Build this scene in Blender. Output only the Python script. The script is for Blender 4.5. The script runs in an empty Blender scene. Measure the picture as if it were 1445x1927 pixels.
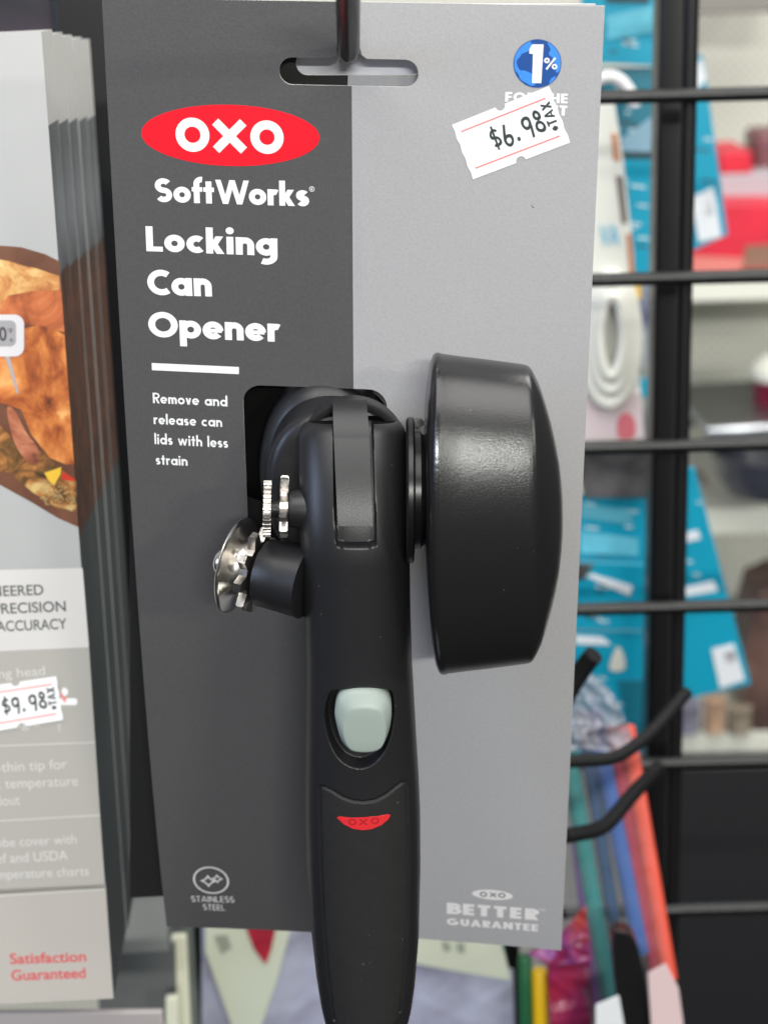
import bpy, bmesh, math, random
import numpy as np
from mathutils import Vector, Matrix
from mathutils.geometry import delaunay_2d_cdt
random.seed(7); rng = np.random.default_rng(7)
SC = bpy.context.scene
COL = SC.collection

# ------------------------------------------------------------------ camera, world, light
F = 3600.0; CX, CY = 722.5, 963.5          # focal length in photo pixels, photo centre
def nrm(v): v = np.asarray(v, float); return v/np.linalg.norm(v)
DOWN = nrm((300, 11900, 3600))             # world "down" seen in camera axes (x right, y down, z forward)
ZW = -DOWN; YW = nrm(np.array((0, 0, 1.0)) - DOWN*DOWN[2]); XW = np.cross(YW, ZW)
CAMPOS = np.array((0.0, 0.0, 1.45))
RW = np.stack([XW, YW, ZW])                # camera axes (mm) -> world axes
def w(p): return RW @ np.asarray(p, float)/1000.0 + CAMPOS
cam = bpy.data.cameras.new('camera'); camo = bpy.data.objects.new('camera', cam); COL.objects.link(camo)
m3 = Matrix([[RW[i][0], -RW[i][1], -RW[i][2]] for i in range(3)])
camo.matrix_world = Matrix.Translation(CAMPOS.tolist()) @ m3.to_4x4()
cam.sensor_fit = 'VERTICAL'; cam.sensor_height = 36.0; cam.lens = F/1927*36
cam.clip_start = 0.01; cam.clip_end = 50
cam.dof.use_dof = True; cam.dof.focus_distance = 0.500; cam.dof.aperture_fstop = 15.0
SC.camera = camo
wd = bpy.data.worlds.new('World'); SC.world = wd; wd.use_nodes = True
nt = wd.node_tree; bg = nt.nodes['Background']
tc = nt.nodes.new('ShaderNodeTexCoord'); sp = nt.nodes.new('ShaderNodeSeparateXYZ'); mr = nt.nodes.new('ShaderNodeMapRange')
cr = nt.nodes.new('ShaderNodeValToRGB')
nt.links.new(tc.outputs['Generated'], sp.inputs[0]); nt.links.new(sp.outputs['Z'], mr.inputs[0])
mr.inputs[1].default_value = -1; mr.inputs[2].default_value = 1
nt.links.new(mr.outputs[0], cr.inputs[0]); nt.links.new(cr.outputs[0], bg.inputs[0])
e = cr.color_ramp.elements
e[0].position = 0.30; e[0].color = (.05, .05, .055, 1); e[1].position = 0.85; e[1].color = (.60, .61, .63, 1)
bg.inputs[1].default_value = 0.46

def area(name, pos, target, sx, sy, power, col):
    l = bpy.data.lights.new(name, 'AREA'); l.shape = 'RECTANGLE'; l.size = sx; l.size_y = sy; l.energy = power; l.color = col
    o = bpy.data.objects.new(name, l); COL.objects.link(o); o.location = pos
    d = Vector(target) - Vector(pos); o.rotation_euler = d.to_track_quat('-Z', 'Y').to_euler(); return o
area('ceiling_lamp', (0.05, 0.04, 2.25), (0.0, 0.50, 1.30), 1.3, 0.8, 15, (1, .985, .95))
area('ceiling_lamp', (0.40, -3.3, 2.38), (0.0, 0.50, 1.30), 1.0, 0.10, 96, (.985, 1, .935))
area('ceiling_lamp', (2.0, -0.45, 2.05), (0.0, 0.48, 1.33), 0.45, 0.25, 10, (1, .98, .90))
area('ceiling_lamp', (2.0, -2.7, 2.45), (0.0, 0.50, 1.30), 0.5, 0.12, 30, (1, .98, .88))
area('window_light', (-1.7, -0.20, 1.80), (0.0, 0.48, 1.30), 0.5, 0.8, 13, (.56, .70, 1))
area('ceiling_lamp', (0.6, 1.05, 2.55), (0.45, 1.6, 1.0), 1.4, 0.3, 23, (1, .985, .93))
SC.view_settings.view_transform = 'Standard'; SC.view_settings.look = 'None'
SC.view_settings.exposure = 0.0; SC.view_settings.gamma = 1.0
SC.view_settings.use_curve_mapping = False
SC.cycles.max_bounces = 8
SC.cycles.transparent_max_bounces = 12

# ------------------------------------------------------------------ helpers
def P(px, py, d): return np.array(((px-CX)/F*d, (py-CY)/F*d, d))
def s2l(c): c = np.asarray(c, float)/255; return np.where(c <= .04045, c/12.92, ((c+.055)/1.055)**2.4)
def rgb(r, g, b): return tuple(s2l((r, g, b)))
MATS = {}
def mat(name, col, rough=.5, metal=0, spec=.5, bump=0, bscale=800, var=0, vscale=60, col2=None, coat=0, trans=0, dust=0):
    if name in MATS: return MATS[name]
    m = bpy.data.materials.new(name); m.use_nodes = True; n = m.node_tree; b = n.nodes['Principled BSDF']
    b.inputs['Base Color'].default_value = (*col, 1); b.inputs['Roughness'].default_value = rough
    b.inputs['Metallic'].default_value = metal; b.inputs['Specular IOR Level'].default_value = spec
    b.inputs['Coat Weight'].default_value = coat; b.inputs['Coat Roughness'].default_value = .12
    t = n.nodes.new('ShaderNodeTexCoord')
    if var or col2:
        nz = n.nodes.new('ShaderNodeTexNoise'); nz.inputs['Scale'].default_value = vscale; nz.inputs['Detail'].default_value = 5
        n.links.new(t.outputs['Object'], nz.inputs['Vector'])
        rp = n.nodes.new('ShaderNodeValToRGB'); n.links.new(nz.outputs[0], rp.inputs[0])
        c2 = col2 if col2 else tuple(min(1, x*(1+var)) for x in col); c1 = col if col2 else tuple(x*(1-var) for x in col)
        rp.color_ramp.elements[0].position = .36; rp.color_ramp.elements[1].position = .64
        rp.color_ramp.elements[0].color = (*c1, 1); rp.color_ramp.elements[1].color = (*c2, 1)
        n.links.new(rp.outputs[0], b.inputs['Base Color'])
    if bump:
        nz = n.nodes.new('ShaderNodeTexNoise'); nz.inputs['Scale'].default_value = bscale; nz.inputs['Detail'].default_value = 2
        n.links.new(t.outputs['Object'], nz.inputs['Vector'])
        bp = n.nodes.new('ShaderNodeBump'); bp.inputs['Strength'].default_value = bump; bp.inputs['Distance'].default_value = .0006
        n.links.new(nz.outputs[0], bp.inputs['Height']); n.links.new(bp.outputs[0], b.inputs['Normal'])
    if dust:
        vo = n.nodes.new('ShaderNodeTexVoronoi'); vo.inputs['Scale'].default_value = 260; n.links.new(t.outputs['Object'], vo.inputs['Vector'])
        sx = n.nodes.new('ShaderNodeSeparateColor'); n.links.new(vo.outputs['Color'], sx.inputs[0])
        th = n.nodes.new('ShaderNodeMath'); th.operation = 'MULTIPLY'; th.inputs[1].default_value = .085*dust; n.links.new(sx.outputs[0], th.inputs[0])
        lt = n.nodes.new('ShaderNodeMath'); lt.operation = 'LESS_THAN'; n.links.new(vo.outputs['Distance'], lt.inputs[0]); n.links.new(th.outputs[0], lt.inputs[1])
        mx = n.nodes.new('ShaderNodeMix'); mx.data_type = 'RGBA'; n.links.new(lt.outputs[0], mx.inputs[0]); mx.inputs[7].default_value = (.075, .072, .07, 1)
        src = b.inputs['Base Color'].links
        if src: n.links.new(src[0].from_socket, mx.inputs[6])
        else: mx.inputs[6].default_value = (*col, 1)
        n.links.new(mx.outputs[2], b.inputs['Base Color'])
    if trans:
        tr = n.nodes.new('ShaderNodeBsdfTransparent'); mx = n.nodes.new('ShaderNodeMixShader'); mx.inputs[0].default_value = 1-trans
        n.links.new(tr.outputs[0], mx.inputs[1]); n.links.new(b.outputs[0], mx.inputs[2])
        n.links.new(mx.outputs[0], n.nodes['Material Output'].inputs['Surface'])
    MATS[name] = m; return m

def food(name, cols, scale, dist=1.5):
    m = mat(name, cols[0], .42); n = m.node_tree; b = n.nodes['Principled BSDF']; t = n.nodes.new('ShaderNodeTexCoord')
    nz = n.nodes.new('ShaderNodeTexNoise'); nz.inputs['Scale'].default_value = scale; nz.inputs['Detail'].default_value = 9; nz.inputs['Roughness'].default_value = .62; nz.inputs['Distortion'].default_value = dist
    n.links.new(t.outputs['Object'], nz.inputs['Vector']); rp = n.nodes.new('ShaderNodeValToRGB'); n.links.new(nz.outputs[0], rp.inputs[0]); e = rp.color_ramp.elements
    while len(e) < len(cols): e.new(.5)
    for i, c in enumerate(cols): e[i].position = .33+.34*i/(len(cols)-1); e[i].color = (*rgb(*c), 1)
    n.links.new(rp.outputs[0], b.inputs['Base Color']); return m
def thing(name, at, label, cat, group=None, kind=None):
    o = bpy.data.objects.new(name, None); COL.objects.link(o); o.empty_display_size = .01
    o.location = w(at); tag(o, label, cat, group, kind); return o
def tag(o, label=None, cat=None, group=None, kind=None):
    if label: o['label'] = label
    if cat: o['category'] = cat
    if group: o['group'] = group
    if kind: o['kind'] = kind
    return o
def base_of(o):
    v = np.zeros(3)
    while o is not None: v += np.array(o.location); o = o.parent
    return v
def mk(name, verts, faces, mats, parent=None, smooth=True, idx=None, angle=40, bevel=0, seg=2, label=None):
    """verts are camera-frame millimetres"""
    V = (RW @ np.asarray(verts, float).T).T/1000.0 + CAMPOS
    if parent is None: org = V.mean(0)
    else: org = base_of(parent)
    me = bpy.data.meshes.new(name); me.from_pydata((V-org).tolist(), [], [tuple(int(k) for k in f) for f in faces])
    if not isinstance(mats, (list, tuple)): mats = [mats]
    for q in mats: me.materials.append(q)
    if idx is not None: me.polygons.foreach_set('material_index', np.asarray(idx, dtype=np.int32))
    bm = bmesh.new(); bm.from_mesh(me); bmesh.ops.recalc_face_normals(bm, faces=bm.faces); bm.to_mesh(me); bm.free()
    if smooth:
        me.polygons.foreach_set('use_smooth', [True]*len(me.polygons)); me.set_sharp_from_angle(angle=math.radians(angle))
    o = bpy.data.objects.new(name, me); COL.objects.link(o)
    if parent is None: o.location = org
    else: o.parent = parent
    if bevel:
        bv = o.modifiers.new('bevel', 'BEVEL'); bv.width = bevel/1000; bv.segments = seg; bv.limit_method = 'ANGLE'; bv.harden_normals = False
    if label: o['label'] = label
    return o

class Plane:
    """a flat sheet: origin O, unit axes e1 (right) and e2 (down), normal n towards the viewer"""
    def __init__(s, O, e1, e2):
        s.O = np.asarray(O, float); s.e1 = nrm(e1); e2 = np.asarray(e2, float); s.e2 = nrm(e2 - s.e1*(s.e1 @ e2)); s.n = -np.cross(s.e1, s.e2)
    def pt(s, u, v, h=0): return s.O + s.e1*u + s.e2*v + s.n*h
    def uv(s, px, py, h=0):
        r = P(px, py, 1.0); t = ((s.O + s.n*h) @ s.n)/(r @ s.n); q = r*t - s.O - s.n*h
        return np.array((q @ s.e1, q @ s.e2))
    def at(s, px, py, h=0): return s.pt(*s.uv(px, py, h), h)
class Card:
    p = [-70.49666, -128.73328, 478.73449, 0.38357, 0.10125, 0.02317, 290.46997, -2.3345, -15.90457, 5.32514, 1.9494, -7.22792, -5.44323]
    def __init__(s):
        a = np.array(s.p[3:6]); t = np.linalg.norm(a); k = a/t
        K = np.array([[0, -k[2], k[1]], [k[2], 0, -k[0]], [-k[1], k[0], 0]])
        s.R = np.eye(3) + math.sin(t)*K + (1-math.cos(t))*K@K; s.W = 125.0; s.H = s.p[6]; s.O = np.array(s.p[:3])
        s.back = 0.0
    def q(s, u, v):
        c = s.p[7:]; a = u/s.W; t = v/s.H
        ww = c[0]*a*t*t + c[1]*t*t + c[2]*a*a*t*t + c[3]*a*a*t**4 + c[4]*t**4 + c[5]*a*t**4
        return s.O + s.R[:, 0]*u + s.R[:, 1]*v - s.R[:, 2]*ww
    def pt(s, u, v, h=0):
        q = s.q(u, v)
        if h == 0: return q
        n = -np.cross(s.q(u+.5, v)-s.q(u-.5, v), s.q(u, v+.5)-s.q(u, v-.5)); return q + nrm(n)*h
    def proj(s, u, v, h): q = s.pt(u, v, h); return np.array((F*q[0]/q[2]+CX, F*q[1]/q[2]+CY))
    def uv(s, px, py, h=0):
        x = np.array((62., 140.)); tg = np.array((px, py), float)
        for _ in range(12):
            r = s.proj(*x, h) - tg; J = np.stack([(s.proj(x[0]+.01, x[1], h)-s.proj(x[0]-.01, x[1], h))/.02, (s.proj(x[0], x[1]+.01, h)-s.proj(x[0], x[1]-.01, h))/.02], 1)
            x = x - np.linalg.solve(J, r)
        return x
    def at(s, px, py, h=0): return s.pt(*s.uv(px, py, h), h)

# ---- flat print: polygons in (u,v), merged, laid on a surface
def arc(cx, cy, rx, ry, a0, a1, n=None):
    n = n or max(6, int(abs(a1-a0)/7)); t = np.radians(np.linspace(a0, a1, n+1)); return np.stack([cx+rx*np.cos(t), cy+ry*np.sin(t)], 1)
def ribbon(pts, wd_, closed=False):
    """stroke -> list of quads"""
    p = np.asarray(pts, float); n = len(p)
    if closed: d = np.roll(p, -1, 0)-np.roll(p, 1, 0)
    else: d = np.gradient(p, axis=0)
    d = d/np.maximum(np.linalg.norm(d, axis=1), 1e-9)[:, None]; nn = np.stack([-d[:, 1], d[:, 0]], 1)
    ww = np.broadcast_to(np.asarray(wd_, float), (n,))[:, None]/2
    a = p+nn*ww; b = p-nn*ww; out = []
    for i in range(n if closed else n-1):
        j = (i+1) % n; out.append([a[i], a[j], b[j], b[i]])
    return out
def para(x0, y0, x1, y1, wd_):
    """slanted bar with level ends"""
    L = math.hypot(x1-x0, y1-y0); h = wd_/2*L/abs(y1-y0); return [[(x0-h, y0), (x0+h, y0), (x1+h, y1), (x1-h, y1)]]
def rect(x0, y0, x1, y1): return [[(x0, y0), (x1, y0), (x1, y1), (x0, y1)]]
def disc(cx, cy, rx, ry=None, n=40): return [list(map(tuple, arc(cx, cy, rx, ry or rx, 0, 360, n)[:-1]))]
def fill2d(polys, grid=0):
    vs = []; es = []; ps = []
    for q in polys:
        q = np.array([(float(a), float(b)) for a, b in q]); r2 = np.roll(q, -1, 0)
        if abs((q[:, 0]*r2[:, 1]-r2[:, 0]*q[:, 1]).sum()) < 1e-9: continue
        k = len(vs); n = len(q); vs += [Vector(x) for x in q.tolist()]; es += [(k+i, k+(i+1) % n) for i in range(n)]; ps.append(q)
    if grid:
        a = np.array([tuple(v) for v in vs]); lo = a.min(0); hi = a.max(0)
        for x in np.arange(lo[0]+grid*.37, hi[0], grid):
            for y in np.arange(lo[1]+grid*.41, hi[1], grid): vs.append(Vector((float(x), float(y))))
    ov, oe, of, _, _, orig = delaunay_2d_cdt(vs, es, [], 0, 1e-5)
    P2 = np.array([tuple(v) for v in ov]); T = [list(f) for f in of]; C = np.array([P2[f].mean(0) for f in T]); ok = np.zeros(len(T), bool)
    for q in ps:
        lo, hi = q.min(0), q.max(0); sel = np.where((~ok) & (C >= lo).all(1) & (C <= hi).all(1))[0]
        if not len(sel): continue
        x, y = C[sel, 0][:, None], C[sel, 1][:, None]; ax, ay = q[:, 0], q[:, 1]; bx, by = np.roll(ax, -1), np.roll(ay, -1)
        cr_ = ((ay > y) != (by > y)) & (x < (bx-ax)*(y-ay)/np.where(by == ay, 1e-12, by-ay)+ax)
        ok[sel[cr_.sum(1) % 2 == 1]] = True
    return [tuple(v) for v in ov], [f for f, o in zip(T, ok) if o]
def lay(name, surf, polys, h, m, parent, grid=0, label=None):
    """polys in surface (u,v) mm"""
    v2, f = fill2d(polys, grid); used = sorted({i for q in f for i in q}); mp = {k: i for i, k in enumerate(used)}
    return mk(name, [surf.pt(v2[k][0], v2[k][1], h) for k in used], [[mp[i] for i in q] for q in f], m, parent, smooth=False, label=label)
def pxpoly(surf, pts, h=0): return [tuple(surf.uv(x, y, h)) for x, y in pts]
def smoothpoly(pts, n=6):
    p = np.asarray(pts, float); m = len(p); out = []
    for i in range(m):
        a, b, c, d = p[i-1], p[i], p[(i+1) % m], p[(i+2) % m]
        for k in range(n):
            t = k/n; out.append(.5*((2*b)+(-a+c)*t+(2*a-5*b+4*c-d)*t*t+(-a+3*b-3*c+d)*t**3))
    return np.array(out)

# ---- geometric stroke lettering (cap height 1, y up)
def glyph(ch, W, X=.69, th=None):
    """returns polygons, advance"""
    h = W/2; T = th or W*.82; r = (X-W)/2; g = []
    V = lambda x, y0, y1, ww=None: rect(x-(ww or W)/2, y0, x+(ww or W)/2, y1)
    H = lambda x0, x1, y, t=None: rect(x0, y-(t or T)/2, x1, y+(t or T)/2)
    ring = lambda cx, cy, rx, ry: ribbon(arc(cx, cy, rx, ry, 0, 360, 44)[:-1], W, True)
    st = lambda p, ww=None: ribbon(p, ww or W)
    bx = X/2
    if ch == ' ': return [], .34
    if ch == 'o': return ring(bx, bx, r, r), X
    if ch in 'adgq':
        g = ring(bx, bx, r, r); xs = X-h+.03
        if ch == 'a': g += V(xs, 0, X)
        if ch == 'd': g += V(xs, 0, 1.04)
        if ch == 'q': g += V(xs, -.32, X)
        if ch == 'g':
            g += V(xs, 0, X); g += st(np.vstack([[(xs, .02)], arc(xs-.27, -.02, .27, .22, 0, -120)]))
        return g, X+.03
    if ch in 'bp':
        g = ring(bx+.03, bx, r, r); g += V(h, 0, 1.04) if ch == 'b' else V(h, -.32, X); return g, X+.03
    if ch == 'e': return st(arc(bx, bx, r, r, -2, 322)) + H(h*.8, X-h*.4, bx-.01, W*.62), X
    if ch == 'c': return st(arc(bx, bx, r, r, 48, 312)), X*.88
    if ch in 'nhu':
        nw = X*.90; rx = (nw-W)/2
        if ch == 'u': return st(np.vstack([[(h, X)], arc(nw/2, h+rx, rx, rx, 180, 360), [(nw-h, X)]])) + V(nw-h, 0, X), nw
        g = V(h, 0, 1.04 if ch == 'h' else X) + st(np.vstack([arc(nw/2, X-h-rx, rx, rx, 180, 0), [(nw-h, 0)]])); return g, nw
    if ch == 'm':
        k = X*.76; rx = (k-W)/2; g = V(h, 0, X)
        for o in (0, k-W): g += st(np.vstack([arc(o+k/2, X-h-rx, rx, rx, 180, 0), [(o+k-h, 0)]]))
        return g, 2*k-W
    if ch == 'r': return V(h, 0, X) + st(arc(h+r*.80, X-h-r*.80, r*.80, r*.80, 170, 62)), X*.60
    if ch in 'il': 
        if ch == 'l': return V(h, 0, 1.04), W
        q = max(h*1.15, .09); return V(q, 0, X) + disc(q, X+.10+q, q), 2*q
    if ch == 't': return V(.17+h*.3, 0, .92) + H(0, .34+W*.3, X-T/2), .34+W*.3
    if ch == 'f': return st(np.vstack([[(.15+h*.3, 0)], [(.15+h*.3, .72)], arc(.15+h*.3+.19, .80, .19, .19, 180, 80)])) + H(0, .36+W*.2, X-T/2), .40
    if ch == 'k': return V(h, 0, 1.04) + para(W*.9, X*.40, X*.66, X, W*.92) + para(W*1.1, X*.55, X*.70, 0, W*.95), X*.70+h*1.1
    if ch == 's' or ch == 'S':
        Hh = X if ch == 's' else 1.0; ry = (Hh-W)/4; rx = ry*1.22 if ch == 's' else ry*1.12; cx = rx+h
        c = np.vstack([arc(cx, Hh-h-ry, rx, ry, 35, 270), arc(cx, h+ry, rx, ry, 90, -145)[1:]]); return st(c), 2*cx
    if ch == 'v': 
        k = X*.40; return para(h, X, k, 0, W*.95)+para(2*k-h, X, k, 0, W*.95), 2*k
    if ch == 'w':
        k = X*.30; a = []
        for i in range(4): a += para(h+k*i, X if i % 2 == 0 else 0, h+k*(i+1), 0 if i % 2 == 0 else X, W*.86)
        return a, W+4*k
    if ch == 'W':
        k = .27; a = []
        for i in range(4): a += para(h+k*i, 1 if i % 2 == 0 else 0, h+k*(i+1), 0 if i % 2 == 0 else 1, W*.88)
        return a, W+4*k-.07
    if ch == 'L': return V(h, 0, 1) + H(h, .52+h*.4, T/2), .52+h*.4
    if ch in 'OQ': return ring(.5, .5, .5-h, .5-h), 1.0
    if ch == 'C': return st(arc(.5, .5, .5-h, .5-h, 52, 308)), .79
    if ch == 'G': return st(arc(.5, .5, .5-h, .5-h, 48, 352)) + H(.5, 1-h*.4, .45, T), 1.0
    if ch in 'EF':
        g = V(h, 0, 1) + H(h, .54, 1-T/2) + H(h, .52, .5, T*.95)
        if ch == 'E': g += H(h, .54, T/2)
        return g, .54
    if ch == 'T': return V(.30, 0, 1) + H(0, .60, 1-T/2), .60
    if ch == 'I': return V(h, 0, 1), W
    if ch == 'H': return V(h, 0, 1) + V(.72-h, 0, 1) + H(h, .72-h, .5), .72
    if ch == 'N': return V(h, 0, 1) + V(.76-h, 0, 1) + para(h, 1, .76-h, 0, W*.9), .76
    if ch == 'U': return st(np.vstack([[(h, 1)], arc(.35, .35, .35-h, .35-h, 180, 360), [(.70-h, 1)]])), .70
    if ch == 'A': return para(h*.9, 0, .42, 1, W*.92) + para(.84-h*.9, 0, .42, 1, W*.92) + H(.22, .62, .27, T*.8), .84
    if ch == 'X': return para(h, 0, .72-h, 1, W) + para(.72-h, 0, h, 1, W), .72
    if ch in 'PRB':
        ry = (.56-T*.0)/2 - T*.5
        g = V(h, 0, 1) + st(np.vstack([[(h, 1-T/2)], arc(.32, 1-T/2-ry, .27-h*.3, ry, 90, -90), [(h, 1-T/2-2*ry)]]), T)
        if ch == 'R': g += para(.30, .46, .58-h*.6, 0, W*.95)
        if ch == 'B': g += st(np.vstack([[(h, .5)], arc(.34, (.5+T/2)/2, .29-h*.3, (.5-T/2)/2, 90, -90), [(h, T/2)]]), T)
        return g, .60
    if ch == '6': return ring(.29, .28, .29-h, .28-h) + st([(.29+.02, 1), (.14, .55), (h+.0, .33)]), .58
    if ch == '9': return ring(.29, .70, .29-h, .30-h) + st([(.58-h, .70), (.57-h, .45), (.44, 0)]), .58
    if ch == '8': return ring(.29, .77, .23-h, .23-h) + ring(.29, .27, .29-h, .27-h), .58
    if ch == '.': return disc(.14, .09, .10), .42
    if ch == '$':
        a, _ = glyph('S', W*1.05, X); a = [[(x*.92, y*.8+.1) for x, y in q] for q in a]; return a + V(.26, -.04, 1.04, W*.8), .56
    if ch == '+': return H(0, .5, .4, W*1.3) + V(.25, .12, .68, W*1.3), .5
    if ch == '0': return ring(.29, .5, .29-h, .5-h), .58
    raise KeyError(ch)
def strokes(text, W, X=.69, gap=.09, th=None):
    x = 0; out = []
    for i, ch in enumerate(text):
        g, adv = glyph(ch, W, X, th)
        out += [[(a+x, b) for a, b in q] for q in g]; x += adv + gap
    return out, x-gap
_fc = {}
def fonttext(text, bold=0.0):
    """plain sans lettering from the program's own built-in font, as polygons-with-holes triangles (cap height ~1)"""
    cu = bpy.data.curves.new('tmp', 'FONT'); cu.body = text; cu.size = 1; cu.offset = bold
    o = bpy.data.objects.new('tmp', cu); COL.objects.link(o); dg = bpy.context.evaluated_depsgraph_get(); ev = o.evaluated_get(dg)
    me = ev.to_mesh(); v = np.array([tuple(q.co)[:2] for q in me.vertices]); f = [list(p.vertices) for p in me.polygons]
    ev.to_mesh_clear(); bpy.data.objects.remove(o); bpy.data.curves.remove(cu); return v, f
def frame2d(surf, p0, p1, cap, h):
    a = surf.uv(*p0, h); b = surf.uv(*p1, h); d = nrm(b-a); L = np.linalg.norm(b-a)
    up = np.array((d[1], -d[0])); c = surf.uv(p0[0], p0[1]-cap, h); return a, d, up, L, abs((c-a) @ up)
def textpolys(surf, text, p0, p1, cap, W=.2, X=.69, gap=.09, th=None, h=.05):
    g, wd_ = strokes(text, W, X, gap, th); a, d, up, L, Hc = frame2d(surf, p0, p1, cap, h)
    return [[tuple(a + d*(x/wd_*L) + up*(y*Hc)) for x, y in q] for q in g]
def write(name, surf, lines, m, parent, h=.05, label=None, grid=0):
    """lines: (text, p0, p1, cap, kw)"""
    V = []; Fc = []
    for (t, p0, p1, cap, kw) in lines:
        if kw.get('font'):
            v, f = fonttext(t, kw.get('bold', 0)); mn, mx = v.min(0), v.max(0); ch = .72 if not kw.get('ch') else kw['ch']
            a, d, up, L, Hc = frame2d(surf, p0, p1, cap, h); k = len(V)
            V += [surf.pt(*(a + d*((x-mn[0])/(mx[0]-mn[0])*L) + up*(y/ch*Hc)), h) for x, y in v]; Fc += [[i+k for i in q] for q in f]
        else:
            v2, f = fill2d(textpolys(surf, t, p0, p1, cap, h=h, **kw)); k = len(V)
            V += [surf.pt(x, y, h) for x, y in v2]; Fc += [[i+k for i in q] for q in f]
    return mk(name, V, Fc, m, parent, smooth=False, label=label)
def pxline(surf, pts, wpx, h=.05):
    p = [surf.uv(x, y, h) for x, y in pts]; q = surf.uv(pts[0][0]+wpx, pts[0][1], h); return ribbon(p, np.linalg.norm(q-p[0]))

# ---- solids
def prism(name, surf, pts, thick, m, parent=None, h=0, bevel=.6, seg=2, label=None, px=True, smooth=True):
    uv = pxpoly(surf, pts, h) if px else pts; n = len(uv)
    V = [surf.pt(u, v, h) for u, v in uv] + [surf.pt(u, v, h-thick) for u, v in uv]
    Fc = [list(range(n)), list(range(2*n-1, n-1, -1))] + [[i, (i+1) % n, n+(i+1) % n, n+i] for i in range(n)]
    return mk(name, V, Fc, m, parent, smooth=smooth, bevel=bevel, seg=seg, label=label)
def basis(axis):
    a = nrm(axis); t = np.array((0, 0, 1.)) if abs(a[2]) < .8 else np.array((0, 1., 0)); x = nrm(np.cross(a, t)); return a, x, np.cross(a, x)
def lathe(name, prof, O, axis, m, parent=None, n=72, angle=35, label=None, smooth=True):
    a, x, y = basis(axis); V = []; Fc = []; k = len(prof)
    for i in range(n):
        t = 2*math.pi*i/n; d = x*math.cos(t)+y*math.sin(t)
        for z, r in prof: V.append(np.asarray(O)+a*z+d*max(r, 1e-4))
    for i in range(n):
        for j in range(k-1): Fc.append([i*k+j, ((i+1) % n)*k+j, ((i+1) % n)*k+j+1, i*k+j+1])
    return mk(name, V, Fc, m, parent, angle=angle, label=label, smooth=smooth)
def tube(name, pts, r, m, parent=None, n=20, caps=True, label=None):
    p = np.asarray(pts, float); V = []; Fc = []; rr = np.broadcast_to(np.asarray(r, float), (len(p),))
    d = np.gradient(p, axis=0); d /= np.linalg.norm(d, axis=1)[:, None]; _, x, y = basis(d[0])
    for i in range(len(p)):
        x = nrm(x - d[i]*(x @ d[i])); y = np.cross(d[i], x)
        for j in range(n): t = 2*math.pi*j/n; V.append(p[i]+(x*math.cos(t)+y*math.sin(t))*rr[i])
    for i in range(len(p)-1):
        for j in range(n): Fc.append([i*n+j, i*n+(j+1) % n, (i+1)*n+(j+1) % n, (i+1)*n+j])
    if caps: Fc += [list(range(n)), list(range((len(p)-1)*n, len(p)*n))]
    return mk(name, V, Fc, m, parent, label=label)
def bend(pts, r=6, n=8):
    """round the corners of a polyline"""
    p = [np.asarray(q, float) for q in pts]; out = [p[0]]
    for i in range(1, len(p)-1):
        a = nrm(p[i-1]-p[i]); b = nrm(p[i+1]-p[i]); s = p[i]+a*r; t = p[i]+b*r
        for k in range(n+1): u = k/n; out.append(s*(1-u)**2+p[i]*2*u*(1-u)+t*u*u)
    out.append(p[-1]); return out

# ------------------------------------------------------------------ materials
M_dark = mat('dark grey card print', (.085, .082, .085), .40, spec=.45, bump=.10, bscale=1800, var=.06, vscale=1400)
M_light = mat('light grey card print', (.385, .378, .390), .40, spec=.45, bump=.10, bscale=1800, var=.035, vscale=1400)
M_core = mat('paper core', (.62, .60, .58), .8)
M_white = mat('white ink', (.86, .86, .86), .5)
M_dimwhite = mat('grey white ink', (.76, .73, .735), .5)
M_red = mat('red ink', (.86, .008, .022), .4)
M_black = mat('matt black plastic', (.0135, .0133, .0150), .38, spec=.5, bump=.07, bscale=3000, dust=.7)
M_grip = mat('black soft rubber', (.0125, .012, .0125), .62, spec=.4, bump=.12, bscale=3200, var=.08, vscale=350, dust=1)
M_knob = mat('pebbled black plastic', (.0125, .0120, .0130), .25, spec=.6, bump=.12, bscale=2800, dust=.7)
M_gloss = mat('gloss black plastic', (.010, .010, .011), .2, spec=.5)
M_chrome = mat('polished steel', (.86, .83, .78), .24, metal=1)
M_steel = mat('cut steel', (.50, .475, .45), .33, metal=1, bump=.15, bscale=1500)
M_button = mat('pale grey green plastic', rgb(144, 155, 149), .42, bump=.05, bscale=2500)
M_badge = mat('red rubber badge', (.62, .018, .025), .5)
M_badge2 = mat('dark red rubber', (.36, .006, .012), .55)
M_hook = mat('black enamel', (.004, .0035, .004), .24, spec=.07, bump=.05, bscale=600)
M_wire = mat('black powder coat', (.006, .006, .007), .36, spec=.4, bump=.12, bscale=900)
M_sticker = mat('white sticker paper', (.88, .87, .88), .55)
M_pink = mat('faint red ink', (.84, .24, .24), .6)
M_ink = mat('grey black ink', (.030, .040, .044), .6)
M_blue = mat('bright blue ink', (.05, .26, .86), .4)
M_navy = mat('deep blue ink', (.014, .075, .30), .4)

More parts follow.
